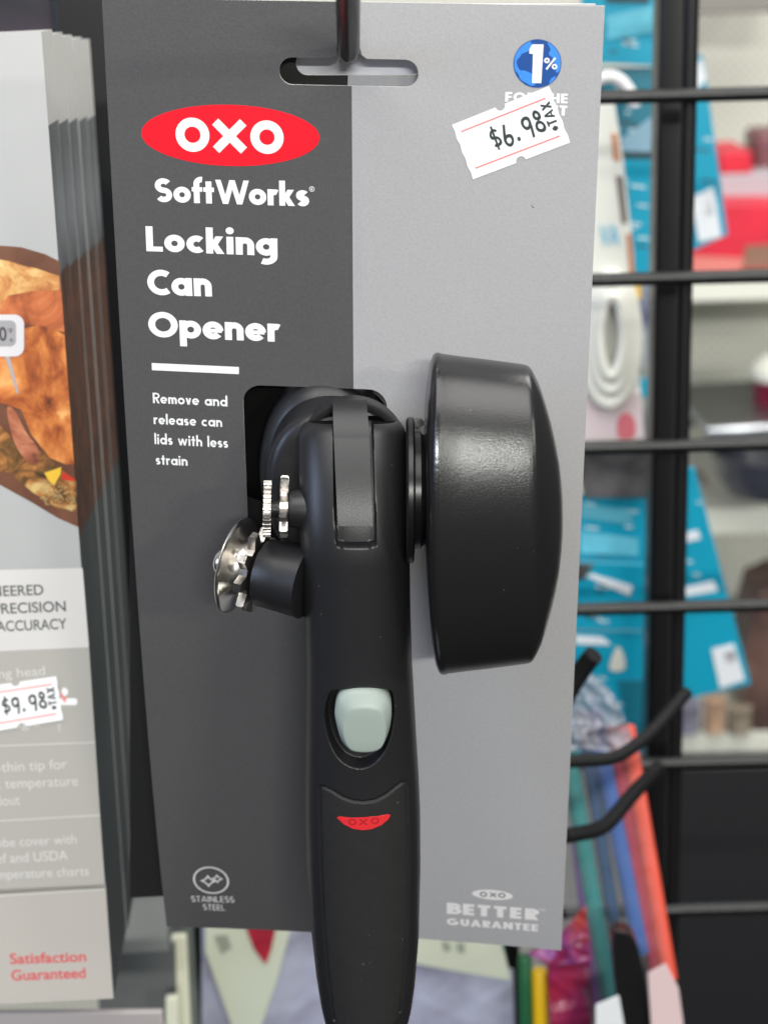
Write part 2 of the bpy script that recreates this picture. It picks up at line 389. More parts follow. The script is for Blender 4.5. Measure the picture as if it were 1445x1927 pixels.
# ------------------------------------------------------------------ wire grid rack
GD = 800.0
def vplane(px, py, d, yaw=0, lean=0):
    """upright sheet facing the aisle, through the point seen at (px,py) at depth d"""
    a = math.radians(yaw); e1 = XW*math.cos(a)+YW*math.sin(a); b = math.radians(lean); e2 = DOWN*math.cos(b)+np.cross(DOWN, e1)*-math.sin(b)
    return Plane(P(px, py, d), e1, e2)
GP = vplane(1290, 520, GD)
rack = thing('wire_grid_rack', GP.at(1270, 1900), 'black welded wire grid rack standing right behind the hanging cards', 'display rack')
for y in (-160, 178, 520, 835, 1137, 1430, 1705, 1965):
    a = GP.uv(1292, y); 
    tube('horizontal_wire', [GP.pt(a[0]-203, a[1], 3.4), GP.pt(a[0]+190, a[1], 3.4)], 2.9, M_wire, rack, n=16)
for x, y in ((1291, 500), (965, 1850), (382, 1850), (674, 1850)):
    a = GP.uv(x, y)
    if x == 674: continue
    tube('vertical_wire', [GP.pt(a[0], a[1]-420, -2.9), GP.pt(a[0], a[1]+420 if x > 1200 else a[1]+60, -2.9)], 3.3, M_wire, rack, n=16)
def post(name, x0, x1, d, label):
    pl = vplane((x0+x1)/2, 900, d); a = pl.uv(x0, 900); b = pl.uv(x1, 900); c = .5*(a+b); hw = (b[0]-a[0])/2
    uv = [(c[0]-hw, c[1]-420), (c[0]+hw, c[1]-420), (c[0]+hw, c[1]+420), (c[0]-hw, c[1]+420)]
    o = prism(name, pl, uv, 22, M_wire, None, bevel=2, px=False); tag(o, label, 'post'); return o
post('rack_post', 1226, 1284, 880, 'black upright post behind the wire grid on the right of the card')
post('rack_post', 160, 262, 880, 'black upright post behind the stacked thermometer packs')

# ------------------------------------------------------------------ the can opener card
CD = Card()
card = thing('product_card', CD.pt(62, 0), 'tall two tone grey backing card with a red oval logo, holding the can opener', 'product card')
SPLIT = CD.uv(663, 400)[0]
def rrect(x0, y0, x1, y1, r):
    return np.vstack([arc(x0+r, y0+r, r, r, 180, 270), arc(x1-r, y0+r, r, r, 270, 360), arc(x1-r, y1-r, r, r, 0, 90), arc(x0+r, y1-r, r, r, 90, 180)])
wa = CD.uv(458, 723); wb = CD.uv(728, 735); wc = CD.uv(466, 1018)
WIN = rrect((wa[0]+wc[0])/2, (wa[1]+wb[1])/2, wb[0], wc[1], 5)
s0 = CD.uv(525.5, 134); s1 = CD.uv(787, 141); st_ = CD.uv(650, 110); sb = CD.uv(650, 161.5); sr = (sb[1]-st_[1])/2; sc_ = (sb[1]+st_[1])/2
ur = CD.uv(656, 100)[0]
SLOT = np.vstack([arc(s0[0]+sr, sc_, sr, sr, 90, 270), [(ur-4.6, sc_-sr), (ur-3.2, sc_-sr-1.0), (ur-2.9, sc_-sr-2.6)], arc(ur, sc_-sr-2.6, 2.9, 2.9, 190, 350)[1:-1], [(ur+2.9, sc_-sr-2.6), (ur+3.2, sc_-sr-1.0), (ur+4.6, sc_-sr)], arc(s1[0]-sr, sc_, sr, sr, -90, 90)])
def inside(poly, x, y):
    p = np.asarray(poly); x1, y1 = p[:, 0], p[:, 1]; x2, y2 = np.roll(x1, -1), np.roll(y1, -1)
    c = ((y1 > y) != (y2 > y)) & (x < (x2-x1)*(y-y1)/np.where(y2 == y1, 1e-12, y2-y1)+x1); return c.sum() % 2 == 1
def board(name, surf, W, H, holes, split, parent, thick=.55, label=None, ms=None):
    vs = []; es = []
    def loop(pts):
        k = len(vs); n = len(pts); vs.extend(Vector((float(a), float(b))) for a, b in pts); es.extend((k+i, k+(i+1) % n) for i in range(n))
    bd = [(x, 0) for x in np.linspace(0, W, 42)[:-1]] + [(W, y) for y in np.linspace(0, H, 98)[:-1]] + [(x, H) for x in np.linspace(W, 0, 42)[:-1]] + [(0, y) for y in np.linspace(H, 0, 98)[:-1]]
    loop(bd)
    for hq in holes: loop(hq)
    if split:
        k = len(vs); vs.extend((Vector((split, 0)), Vector((split, H)))); es.append((k, k+1))
    for x in np.linspace(0, W, 42)[1:-1]:
        for y in np.linspace(0, H, 98)[1:-1]: vs.append(Vector((float(x), float(y))))
    ov, _, of, _, _, _ = delaunay_2d_cdt(vs, es, [], 0, 1e-5)
    tri = []; idx = []
    for f in of:
        c = sum((ov[i] for i in f), Vector((0, 0)))/len(f)
        if any(inside(hq, c.x, c.y) for hq in holes): continue
        tri.append(list(f)); idx.append(0 if (not split or c.x < split) else 1)
    n = len(ov); V = [surf.pt(v.x, v.y, 0) for v in ov] + [surf.pt(v.x, v.y, -thick) for v in ov]
    ec = {}
    for f in tri:
        for i in range(len(f)):
            a, b = f[i], f[(i+1) % len(f)]; ec.setdefault((min(a, b), max(a, b)), []).append((a, b))
    rim = [v[0] for v in ec.values() if len(v) == 1]
    Fc = tri + [[i+n for i in f[::-1]] for f in tri] + [[b, a, a+n, b+n] for a, b in rim]
    ids = idx + [2]*len(tri) + [2]*len(rim)
    return mk(name, V, Fc, ms or [M_dark, M_light, M_core], parent, idx=ids, angle=50, label=label)
board('backing_board', CD, CD.W, CD.H, [WIN, SLOT], SPLIT, card)
G = 2.0
# logo
def ell(surf, l, r, t, b, n=72):
    L, R_, T_, B_ = (surf.uv(*q) for q in (l, r, t, b)); return disc((L[0]+R_[0])/2, (T_[1]+B_[1])/2, (R_[0]-L[0])/2, (B_[1]-T_[1])/2, n)
LG = ell(CD, (266.5, 252), (601.7, 258), (434, 197), (437, 312.5))
logo = lay('logo', CD, LG, .05, M_red, card, grid=G, label='red oval logo with white lettering')
def oxo(surf, o1, xx, o2, ry, wd_):
    out = []
    for (a, b) in (o1, o2):
        A = surf.uv(*a); B = surf.uv(*b); r = (B[0]-A[0])/2; out += ribbon(arc((A[0]+B[0])/2, (A[1]+B[1])/2, r-wd_/2, r*ry-wd_/2, 0, 360, 60)[:-1], wd_, True)
    A = surf.uv(*xx[0]); B = surf.uv(*xx[1]); cx, cy = (A+B)/2; hx = (B[0]-A[0])/2
    for sg in (-1, 1):
        d = np.array((hx, sg*hx*ry)); q = nrm((-d[1], d[0]))*wd_/2; k = 1-wd_*.36/np.linalg.norm(d); c = np.array((cx, cy)); out.append([tuple(c-d*k-q), tuple(c+d*k-q), tuple(c+d*k+q), tuple(c-d*k+q)])
    return out
lay('logo_lettering', CD, oxo(CD, ((331, 253), (394.5, 254)), ((402, 255), (463, 257)), ((471.5, 257), (534, 259)), 1.0, 2.3), .10, M_white, logo)
B_ = dict(W=.24, X=.70, gap=.055)
write('brand_title', CD, [('SoftWorks', (293, 380), (582, 388.5), 45, dict(W=.228, X=.67, gap=.045))], M_white, card)
rg = CD.uv(587, 355.5)
lay('registered_mark', CD, ribbon(arc(rg[0], rg[1], .62, .62, 0, 360)[:-1], .14, True) + [[(rg[0]+(x-.3)*.7, rg[1]-(y-.5)*.7) for x, y in q] for q in glyph('R', .2)[0]], .05, M_white, card)
write('product_title', CD, [('Locking', (276, 472.5), (522.5, 482.0), 47, dict(W=.24, X=.70, gap=.055)),
    ('Can', (279, 555), (399.5, 558.0), 48, B_), ('Opener', (280.6, 634), (527.5, 643.5), 48, dict(W=.236, X=.70, gap=.05))], M_white, card)
lay('divider_bar', CD, [pxpoly(CD, [(286, 683), (450, 690.5), (450, 704), (286.5, 696.5)])], .05, M_white, card, grid=G)
sm = dict(W=.175, X=.64, gap=.09)
write('description_text', CD, [('Remove and', (288.5, 758.5), (428.5, 765), 19.5, sm), ('release can', (290, 798), (418.5, 803.5), 19.5, sm),
    ('lids with less', (291.5, 835.5), (429.5, 843), 20, sm), ('strain', (294, 874), (353.5, 876.5), 19, sm)], M_white, card)
# charity badge
BC = CD.uv(1010.6, 119.7); BR_ = (CD.uv(1055.8, 120)[0]-CD.uv(965.4, 120)[0])/2
badge = lay('charity_badge', CD, disc(*BC, BR_, n=64), .05, M_navy, card, grid=G, label='round blue globe badge')
def bpoly(pts): return [tuple(BC+np.array(q)*BR_) for q in pts]
seas = [smoothpoly([(-.96, .05), (-.88, -.42), (-.55, -.80), (-.34, -.92), (-.25, -.70), (-.38, -.52), (-.66, -.38), (-.72, -.28), (-.86, -.10), (-.82, .12), (-.70, .28), (-.50, .30), (-.22, .42), (-.08, .60), (.0, .78), (-.18, .92), (-.45, .80), (-.68, .66), (-.78, .45), (-.90, .30)]),
        smoothpoly([(.38, -.90), (.62, -.76), (.86, -.46), (.97, -.10), (.95, .20), (.86, .34), (.78, .30), (.66, -.20), (.46, -.40), (.52, -.60)]), smoothpoly([(.80, .50), (.66, .72), (.52, .82), (.60, .60)])]
lay('badge_sea', CD, [bpoly([q*min(1, .97/np.linalg.norm(q)) for q in s_]) for s_ in seas], .10, M_blue, badge, grid=G)
one = pxpoly(CD, [(1001.5, 83), (1022.4, 83.5), (1018, 156.5), (1000.6, 155.8), (1002.6, 101.5), (995.2, 100.5), (996.2, 91.5)])
def pring(x, y, r): c = CD.uv(x, y); q = CD.uv(x+r, y)[0]-c[0]; return ribbon(arc(c[0], c[1], q, q, 0, 360)[:-1], q*.85, True)
lay('badge_numeral', CD, [one] + pring(1028.6, 113.6, 3.6) + pring(1043, 125.2, 3.6) + pxline(CD, [(1027.5, 130.5), (1044.5, 108.5)], 3.6), .15, M_white, badge)
write('badge_caption', CD, [('FOR THE', (950, 191), (1067.5, 194.5), 18.0, dict(W=.24, gap=.10)), ('PLANET', (957, 214), (1066.5, 217.5), 18.5, dict(W=.24, gap=.10))], M_white, card)
# price stickers
def sticker(surf, TL, TR, BR, BL, price, parent, h=.12, notch=True, tail='+TAX', blanks=0):
    """price label: scalloped notches, two red rules, price, upright tax mark"""
    a, b, c, d = (np.array(surf.uv(*q, h)) for q in (TL, TR, BR, BL))
    L = lambda s, t: (a*(1-s)+b*s)*(1-t) + (d*(1-s)+c*s)*t
    wd_ = np.linalg.norm(b-a); ht = np.linalg.norm(d-a); k = ht/wd_
    def nch(s0_, t0, sg, r=.085): return [L(s0_+x*r*k, t0+y*r*1.0*sg) for x, y in zip(np.cos(np.linspace(0, math.pi, 12)), np.sin(np.linspace(0, math.pi, 12)))]
    side = lambda s, t0, t1: [L(s+(.006 if i % 2 else -.004), t) for i, t in enumerate(np.linspace(t0, t1, 9))][1:-1]
    out = [L(0, 0)] + nch(.50, 0, 1)[::-1] + [L(1, 0)] + side(1, 0, 1) + [L(1, 1)] + nch(.50, 1, -1) + [L(0, 1)] + side(0, 1, 0)
    o = lay('price_sticker', surf, [[tuple(q) for q in out]], h, M_sticker, parent, grid=2, label='white price sticker with two faint red rules')
    rules = ribbon([L(.06, .165), L(.93, .165)], ht*.028) + ribbon([L(.06, .835), L(.93, .835)], ht*.028)
    lay('red_rule', surf, rules, h+.05, M_pink, o)
    g, wx = strokes(price, .15, gap=.13); x0, x1 = .30, .84
    rp = [[tuple(L(x0+x/wx*(x1-x0), .69-y*.39 - .02*math.sin(5*x))) for x, y in q] for q in g]
    g2, wx2 = strokes(tail, .22, gap=.12)
    rp += [[tuple(L(.955-y*.095, .73-x/wx2*.50)) for x, y in q] for q in [[(x_, 1-(1-y_)) for x_, y_ in qq] for qq in g2]]
    lay('price_text', surf, rp, h+.05, M_ink, o); return o
sticker(CD, (850, 235), (1032.5, 162), (1072, 268.3), (889.7, 337.5), '$6.98', card)
# steel emblem + guarantee mark
IC = CD.uv(397.5, 1656.5); IR = (CD.uv(429.5, 1658)[0]-CD.uv(365.5, 1655)[0])/2
def star(cx, cy, r, wd_):
    p = []
    for i in range(4):
        a0 = math.pi/2*i; a1 = a0+math.pi/2; A = np.array((math.cos(a0), math.sin(a0)))*r; Bq = np.array((math.cos(a1), math.sin(a1)))*r; C = np.array((math.cos((a0+a1)/2), math.sin((a0+a1)/2)))*r*.30
        for t in np.linspace(0, 1, 9)[:-1]: p.append(A*(1-t)**2+C*2*t*(1-t)+Bq*t*t)
    return ribbon(np.array(p)+np.array((cx, cy)), wd_, True)
emb = ribbon(arc(IC[0], IC[1], IR, IR, 0, 360, 60)[:-1], .55, True) + star(IC[0]-.9, IC[1]+.35, 2.3, .5) + star(IC[0]+2.0, IC[1]-.75, 1.6, .42)
lay('steel_emblem', CD, emb, .05, M_dimwhite, card)
mm = dict(W=.17, gap=.12)
mm = dict(W=.135, gap=.14)
write('material_text', CD, [('STAINLESS', (361, 1697), (441.5, 1698.5), 11, mm), ('STEEL', (383, 1712.5), (424, 1713.5), 11, mm)], M_dimwhite, card)
gm = lay('guarantee_oval', CD, ell(CD, (888, 1681), (964.5, 1686), (926, 1674.5), (926, 1693)), .05, M_dimwhite, card, grid=G)
lay('oval_lettering', CD, oxo(CD, ((902.5, 1682), (916.5, 1683)), ((921, 1683), (934, 1684)), ((937, 1684), (951, 1685)), .92, .5), .10, mat('grey ink', (.20, .20, .205), .5), gm)
write('guarantee_text', CD, [('BETTER', (840.5, 1719.5), (1011, 1732), 21, dict(W=.30, gap=.16)), ('GUARANTEE', (840.5, 1740.5), (1012, 1753), 13, dict(W=.27, gap=.12))], M_dimwhite, card)
write('trade_mark', CD, [('TM', (1013.5, 1714), (1025.5, 1715), 4.5, dict(font=1))], M_dimwhite, card)
tube('twist_tie', [CD.at(784, 800, .3), CD.at(785, 797, 8), CD.at(786, 794, 16), CD.at(790, 796, 22)], 1.1, M_gloss, card, n=12)
# scuff marks
lay('scuff_mark', CD, pxline(CD, [(1000, 386), (1001.5, 389.5), (1005, 391)], 1.6), .05, mat('grey lint', (.10, .10, .10), .8), card)

M_packw0 = mat('uncoated pale board', (.74, .74, .80), .7)
# second and third card on the same hook
class Patch:
    def __init__(s, tl, tr, bl, br): s.c = [np.asarray(q, float) for q in (tl, tr, bl, br)]
    def q(s, u, v):
        a, b, c, d = s.c; t = v/CD.H; x = u/CD.W; sag = 10*math.sin(math.pi*t)*0
        return (a*(1-x)+b*x)*(1-t)+(c*(1-x)+d*x)*t
    def pt(s, u, v, h=0):
        q = s.q(u, v)
        if h == 0: return q
        n = nrm(-np.cross(s.q(u+.5, v)-s.q(u-.5, v), s.q(u, v+.5)-s.q(u, v-.5))); return q+n*h
dtl, dtr, dbl, dbr = (CD.pt(u, v)[2] for u, v in ((0, 0), (CD.W, 0), (0, CD.H), (CD.W, CD.H)))
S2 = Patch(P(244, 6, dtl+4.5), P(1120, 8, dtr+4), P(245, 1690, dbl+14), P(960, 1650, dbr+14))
card2 = thing('product_card', S2.pt(62, 0), 'backing card, painted dark for shade, hanging just behind, its lower left strip showing', 'product card')
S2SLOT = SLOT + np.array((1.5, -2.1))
board('backing_board', S2, CD.W, CD.H, [WIN[:, :]*np.array((1, 1))+np.array((0, -6)), S2SLOT], SPLIT-2.5, card2, ms=[mat('shade darkened card print', (.016, .0155, .016), .5), M_light, M_core])  # left half of the print blackened to stand for shade
S3 = Patch(P(290, 14, dtl+7.5), P(1112, 16, dtr+7), P(300, 1640, dbl+34), P(930, 1620, dbr+34))
card3 = thing('product_card', S3.pt(62, 0), 'pale uncoated card third on the hook, glimpsed through the hang slot', 'product card')
board('backing_board', S3, CD.W, CD.H, [WIN + np.array((0, -6))], SPLIT-1, card3, ms=[M_packw0, M_packw0, M_core])

# hook
d0 = CD.at(656, 112)[2]
A = P(656, 99, d0-7)
hook = tube('peg_hook', bend([A + YW*300, A, P(653, -120, d0*.80)], 5.0), 2.78, M_hook, None, n=28)
tag(hook, 'black peg hook with upturned end carrying the two tone card', 'hook')

# ------------------------------------------------------------------ the can opener
TIL = math.radians(20)
OD = CD.at(665, 1000)[2]-36
OP = Plane(P(665, 1000, OD), (1, 0, 0), (0, math.cos(TIL), math.sin(TIL)))
opener = thing('can_opener', OP.at(690, 1960), 'black locking can opener with big oval side knob and grey green button', 'can opener')
def curve(tab, h):
    uv = np.array([OP.uv(x, y, h) for x, y in tab]); return lambda a: np.interp(a, uv[:, 1], uv[:, 0])
LE = [(563, 800), (559.5, 830), (559, 860), (561, 920), (563, 980), (566, 1040), (569, 1100), (573, 1170), (575, 1240), (574.5, 1330), (573.5, 1418), (573, 1525), (577, 1632), (585, 1739), (595, 1829), (604, 1885), (614, 1925), (628, 1955), (650, 1976), (685, 1984)]
RE = [(760, 800), (764, 830), (767, 860), (769.5, 920), (770.5, 980), (771, 1045), (772, 1138), (775, 1240), (779, 1310), (783, 1383), (787.5, 1454), (790.5, 1525), (791, 1632), (788, 1757), (780.5, 1850), (774, 1895), (764, 1932), (748, 1958), (724, 1976), (690, 1984)]
lf = curve(LE, 0); rf = curve(RE, 0)
def smooth1(f, a, s=2.5): return sum(f(a+k*s/3)*w_ for k, w_ in ((-3, .05), (-2, .12), (-1, .2), (0, .26), (1, .2), (2, .12), (3, .05)))
a0 = OP.uv(660, 822, 0.5)[1]; a1 = OP.uv(690, 1983.5, 0)[1]
HD = 12.0
def sdf(poly, X, Y):
    p = np.asarray(poly); x = np.asarray(X)[..., None]; y = np.asarray(Y)[..., None]
    ax, ay = p[:, 0], p[:, 1]; bx, by = np.roll(ax, -1), np.roll(ay, -1); ex, ey = bx-ax, by-ay
    t = np.clip(((x-ax)*ex+(y-ay)*ey)/(ex*ex+ey*ey+1e-12), 0, 1); d = np.sqrt(((x-ax-t*ex)**2+(y-ay-t*ey)**2).min(-1))
    c = ((ay > y) != (by > y)) & (x < ex*(y-ay)/np.where(ey == 0, 1e-12, ey)+ax); return np.where(c.sum(-1) % 2 == 1, -d, d)
def ldist(pl, X, Y):
    p = np.asarray(pl); x = np.asarray(X)[..., None]; y = np.asarray(Y)[..., None]; a = p[:-1]; e_ = p[1:]-p[:-1]
    t = np.clip(((x-a[:, 0])*e_[:, 0]+(y-a[:, 1])*e_[:, 1])/((e_**2).sum(1)+1e-12), 0, 1)
    return np.sqrt(((x-a[:, 0]-t*e_[:, 0])**2+(y-a[:, 1]-t*e_[:, 1])**2).min(-1))
def sst(lo, hi, x): t = np.clip((x-lo)/(hi-lo), 0, 1); return t*t*(3-2*t)
def fp(pts, h): return np.array([OP.uv(x, y, h) for x, y in pts])
SL = fp([(620, 700), (623.5, 800), (627, 900), (631, 1000), (634, 1030), (650, 1032), (690, 1032), (707, 1029.5), (706, 980), (702, 880), (698, 800), (696, 700)], HD)
BT = smoothpoly(fp([(618, 1318), (632, 1303), (683, 1298), (730, 1304), (740, 1325), (739, 1362), (728, 1404), (706, 1434), (676, 1445), (643, 1432), (622, 1400), (612, 1355)], HD))
gr = fp([(629, 1930), (618, 1850), (610, 1760), (605, 1650), (603, 1560), (601.5, 1500), (603, 1490), (611, 1488), (625, 1492), (645, 1502), (665, 1508), (685, 1509.5), (705, 1507), (725, 1499), (745, 1487), (756, 1482), (763, 1483), (765, 1492), (767, 1560), (768, 1650), (767, 1740), (762, 1830), (753, 1915)], HD)
def oshift(a): return -np.maximum(0, 6.0-a)**2*.0125
def front(r, a, L, R):
    c = (L+R)/2; hw = (R-L)/2; s = np.clip((r-c)/hw, -1, 1); n = 2.35
    hd = np.minimum(HD, hw*1.0+1e-3); return hd*(1-np.abs(s)**n)**(1/n)
NA = 760; NF = 190; NB = 20
av = np.concatenate([[a0+.01], np.linspace(a0+.25, a1-3, NA-22), a1-3+3*np.sin(np.linspace(0, math.pi/2, 22))[1:]])
L_ = smooth1(lf, av); R_ = smooth1(rf, av); ta = np.linspace(math.pi, 0, NF); tb = np.linspace(0, -math.pi, NB+2)[1:-1]
end = a1
# round the bottom end
hwv = (R_-L_)/2; cv = (R_+L_)/2
fade = np.clip((a1-av)/8, 0, 1); rnd = np.sqrt(np.maximum(0, 1-(1-fade)**2)); 
hwv = np.where(av > a1-8, np.minimum(hwv, np.interp(a1-8, av, hwv)*np.maximum(rnd, .02)), hwv)
topr = np.where(av < a0+1.2, np.sqrt(np.maximum(.55, 1-((a0+1.2-av)/1.2)**2*.35)), 1)
hwv = np.where(av < a0+3.2, hwv-3.2*(1-np.sqrt(np.maximum(0, 1-(1-np.clip((av-a0)/3.2, 0, 1))**2)))*.75, hwv)
rr = cv[:, None]+hwv[:, None]*np.cos(ta)[None]; nn_ = 2.35
ss = np.abs(np.cos(ta))[None]; dep = np.minimum(HD, hwv*1.05)[:, None]*(1-ss**nn_)**(1/nn_)
tfr = np.clip((av-a0)/1.8, 0, 1)[:, None]; dep = np.maximum(dep-1.6*(1-np.sqrt(np.maximum(0, 1-(1-tfr)**2))), .2)
AA = np.repeat(av[:, None], NF, 1); AR = AA - 2.0*np.sqrt(np.maximum(0, 1-ss**2.2))*np.clip(1-(AA-a0)/14, 0, 1)**1.5
dd = 3.4*sst(.22, -.28, sdf(SL, rr, AA))
sb_ = sdf(BT, rr, AA); dd = np.maximum(dd, 4.6*sst(.40, -.75, sb_))
gd = ldist(gr, rr, AA); inn = inside
side_w = np.where((np.abs(rr-cv[:, None])/np.maximum(hwv[:, None], .1) < .70), 1, .55)
dd = dd + .55*side_w*(1-sst(.22, .55, gd))
oo = dep + oshift(AR) - dd
V = []; 
back_r = cv[:, None]+hwv[:, None]*np.cos(tb)[None]; back_o = np.minimum(HD, hwv)[:, None]*np.sin(tb)[None]*.8 + oshift(av)[:, None]
RR = np.concatenate([rr, back_r], 1); OO = np.concatenate([oo, back_o], 1); NT = RR.shape[1]
AV = np.concatenate([AR, np.repeat(av[:, None], NB, 1)], 1)
V = OP.O + RR[..., None]*OP.e1 + AV[..., None]*OP.e2 + OO[..., None]*OP.n
V = V.reshape(-1, 3); Fc = []
for i in range(len(av)-1):
    for j in range(NT): Fc.append([i*NT+j, i*NT+(j+1) % NT, (i+1)*NT+(j+1) % NT, (i+1)*NT+j])
Fc.append(list(range((len(av)-1)*NT, len(av)*NT))); Fc.append(list(range(NT)))
GPOLY = np.vstack([gr, fp([(690, 1990)], HD)])
cen_r = (RR[:-1]+RR[1:])/2; cin = sdf(GPOLY, cen_r, np.repeat(((av[:-1]+av[1:])/2)[:, None], NT, 1)) < 0
cin[:, NF:] = False
ids = np.concatenate([cin.astype(int).ravel(), [0, 2]])
handle = mk('handle', V, Fc, [M_black, M_grip, mat('shadow black plastic', (.005, .005, .005), .9, spec=.05)], opener, idx=ids, angle=60)  # top cap's flat matte black stands in for shade in the hinge pit
# tongue strip running over the hinge
def strip(name, pts, zs, halfw, m, parent, crown=1.1, thick=2.5, n=24):
    """pts: (a,o) path; zs: centre r ; halfw list"""
    V = []; k = len(pts); Fc = []
    d = np.gradient(np.asarray(pts, float), axis=0); d /= np.linalg.norm(d, axis=1)[:, None]
    for i in range(k):
        a, o = pts[i]; na, no = d[i][1], -d[i][0]
        if no < 0 and i < k*.9: pass
        for j in range(n+1):
            s = -1+2*j/n; e_ = max(0, 1-abs(s)**6)**.5; lift = crown*(1-s*s) + .5*(e_-1) - (.10 if abs(s) < .06 else 0)
            V.append(OP.pt(zs[i]+s*halfw[i], a+na*lift*SGN, o+no*lift*SGN))
        for j in range(n, -1, -1):
            s = -1+2*j/n; V.append(OP.pt(zs[i]+s*halfw[i], a-na*thick*SGN, o-no*thick*SGN))
    N = 2*(n+1)
    for i in range(k-1):
        for j in range(N): Fc.append([i*N+j, i*N+(j+1) % N, (i+1)*N+(j+1) % N, (i+1)*N+j])
    Fc += [list(range(N)), list(range((k-1)*N, k*N))]; return mk(name, V, Fc, m, parent, angle=45)
SGN = -1
ab = OP.uv(670, 996, HD)[1]; at_ = OP.uv(655, 768, -9.0)[1]
path = []
aa = np.linspace(ab, a0+1.5, 40)
for a in aa: path.append((a, HD-1.3+float(oshift(np.array(a)))))
o_end = path[-1][1]; rad_a = (a0+1.5)-at_
# curl over the top: quarter ellipse from leaning front to the crest
t0 = np.linspace(0, math.pi*.62, 26)[1:]
slope0 = .025*(6-(a0+1.5))
for t in t0: path.append((a0+1.5-rad_a*math.sin(t)/1.0, o_end - (math.sin(t)*slope0*rad_a*.75) - 4.0*(1-math.cos(t))))
tongue_c = np.interp([p[0] for p in path], [at_, a0, ab], [OP.uv(657, 760, 4)[0], OP.uv(660, 805, 8)[0], OP.uv(669, 995, HD)[0]])
hwt = np.interp([p[0] for p in path], [at_, a0, ab], [4.35, 4.5, 4.4])
strip('hinge_tongue', path, tongue_c, hwt, M_black, opener)
# slope under the tongue end
lay_pts = fp([(637, 1000), (702, 1000), (704, 1026), (637, 1026)], HD-1.5)
# hinge cap dome: thin arch in front of a dark disc
hc = OP.uv(663, 862, -12); RXo = OP.uv(769, 862, -12)[0]-hc[0]; RYo = hc[1]-OP.uv(655, 753, -12)[1]
def archring(name, rx0, ry0, rx1, ry1, olo, ohi, m, n=60):
    t = np.linspace(math.pi*1.06, -math.pi*.06, n); sec = []
    V = []; Fc = []
    prof = [(1, olo), (1, ohi-1.6), (.985, ohi-.7), (.95, ohi-.15), (.5, ohi), (.05, ohi-.2), (0, ohi-.8), (0, olo)]
    for q in t:
        for f_, o in prof:
            rx = rx1+(rx0-rx1)*f_; ry = ry1+(ry0-ry1)*f_; V.append(OP.pt(hc[0]+rx*math.cos(q), hc[1]-ry*math.sin(q), o-16.6))
    k = len(prof)
    for i in range(n-1):
        for j in range(k): Fc.append([i*k+j, i*k+(j+1) % k, (i+1)*k+(j+1) % k, (i+1)*k+j])
    Fc += [list(range(k)), list(range((n-1)*k, n*k))]; return mk(name, V, Fc, m, opener, angle=50)
archring('hinge_cap', RXo, RYo, RXo-1.7, RYo-2.4, 0, 4.8, M_black)
archring('hinge_core', RXo-1.3, RYo-2.4, .5, .5, -5, -1, M_black)
# rear arm: two stepped rounded plates behind
def plate(name, cx, cy, rx, ry, olo, ohi, m, rad, pw=2.25, label=None):
    c = OP.uv(cx, cy, ohi); rx = OP.uv(cx+rx, cy, ohi)[0]-c[0]; ry = OP.uv(cx, cy+ry, ohi)[1]-c[1]; V = []; Fc = []; n = 110
    prof = [(0, olo), (0, ohi-rad)] + [(-rad*(1-math.cos(q)), ohi-rad+rad*math.sin(q)) for q in np.linspace(0, math.pi/2, 9)[1:]] + [(-rad-2, ohi+.0), (-rad-6, ohi-.15)]
    for i in range(n):
        t = 2*math.pi*i/n; cx_, sy_ = math.cos(t), math.sin(t)
        x = np.sign(cx_)*abs(cx_)**(2/pw); y = np.sign(sy_)*abs(sy_)**(2/pw)
        for ins, o in prof: V.append(OP.pt(c[0]+x*(rx+ins), c[1]+y*(ry+ins), o))
    k = len(prof)
    for i in range(n):
        for j in range(k-1): Fc.append([i*k+j, ((i+1) % n)*k+j, ((i+1) % n)*k+j+1, i*k+j+1])
    Fc += [[i*k+k-1 for i in range(n)], [i*k for i in range(n)]]; return mk(name, V, Fc, m, opener, angle=60, label=label)
plate('rear_arm', 612, 905, 126, 172, -52, -27, M_black, 7.0, pw=2.1)
plate('rear_arm_plate', 624, 925, 124, 143, -28, -12, M_black, 3.5, pw=2.3)
next_op = thing('can_opener', OP.pt(*OP.uv(590, 910, -50), -50), 'black body of the next can opener, dark inside the card window', 'can opener')
plate('opener_body', 588, 835, 150, 118, -60, -45, mat('shadow black plastic', (.005, .005, .005), .9, spec=.05), 4.0, pw=5).parent = next_op  # darker copy of the opener plastic, shade inside the window put in
nb = next_op.children[0]; nb.location = Vector(base_of(opener))-next_op.location
# lock button
bt = smoothpoly(fp([(629.5, 1342), (637, 1313), (657, 1301.5), (688, 1299), (715, 1303.5), (732, 1319), (737, 1345), (731, 1383), (716, 1409), (692, 1417), (660, 1414), (643, 1398), (633, 1368)], HD+1.5), 8)
tp = smoothpoly(fp([(648, 1358), (656, 1336), (675, 1331), (700, 1331), (717, 1338), (724, 1356), (727, 1385), (717, 1409), (692, 1416), (662, 1413), (650, 1398), (645, 1378)], HD+3), 8)
def resamp(p, n=96):
    c = p.mean(0); a = np.arctan2(p[:, 1]-c[1], p[:, 0]-c[0]); i = np.argsort(a); p = p[i]; a = a[i]; q = np.linspace(-math.pi, math.pi, n, endpoint=False)
    return np.stack([np.interp(q, a, p[:, 0], period=2*math.pi), np.interp(q, a, p[:, 1], period=2*math.pi)], 1)
bt = resamp(bt); tp = resamp(tp)
V = []; n = len(bt); lv = [(0, HD-4, 0, 1.0), (0, HD+.1, 0, 1.0), (0, HD+.9, 0, .985), (.10, HD+1.5, 0, .955), (.30, HD+2.1, 0, .95), (.78, HD+3.1, 0, .96), (.93, HD+3.4, 0, .955), (1, HD+3.5, 0, .90), (1, HD+3.55, 0, .55)]
bc_, tcn = bt.mean(0), tp.mean(0)
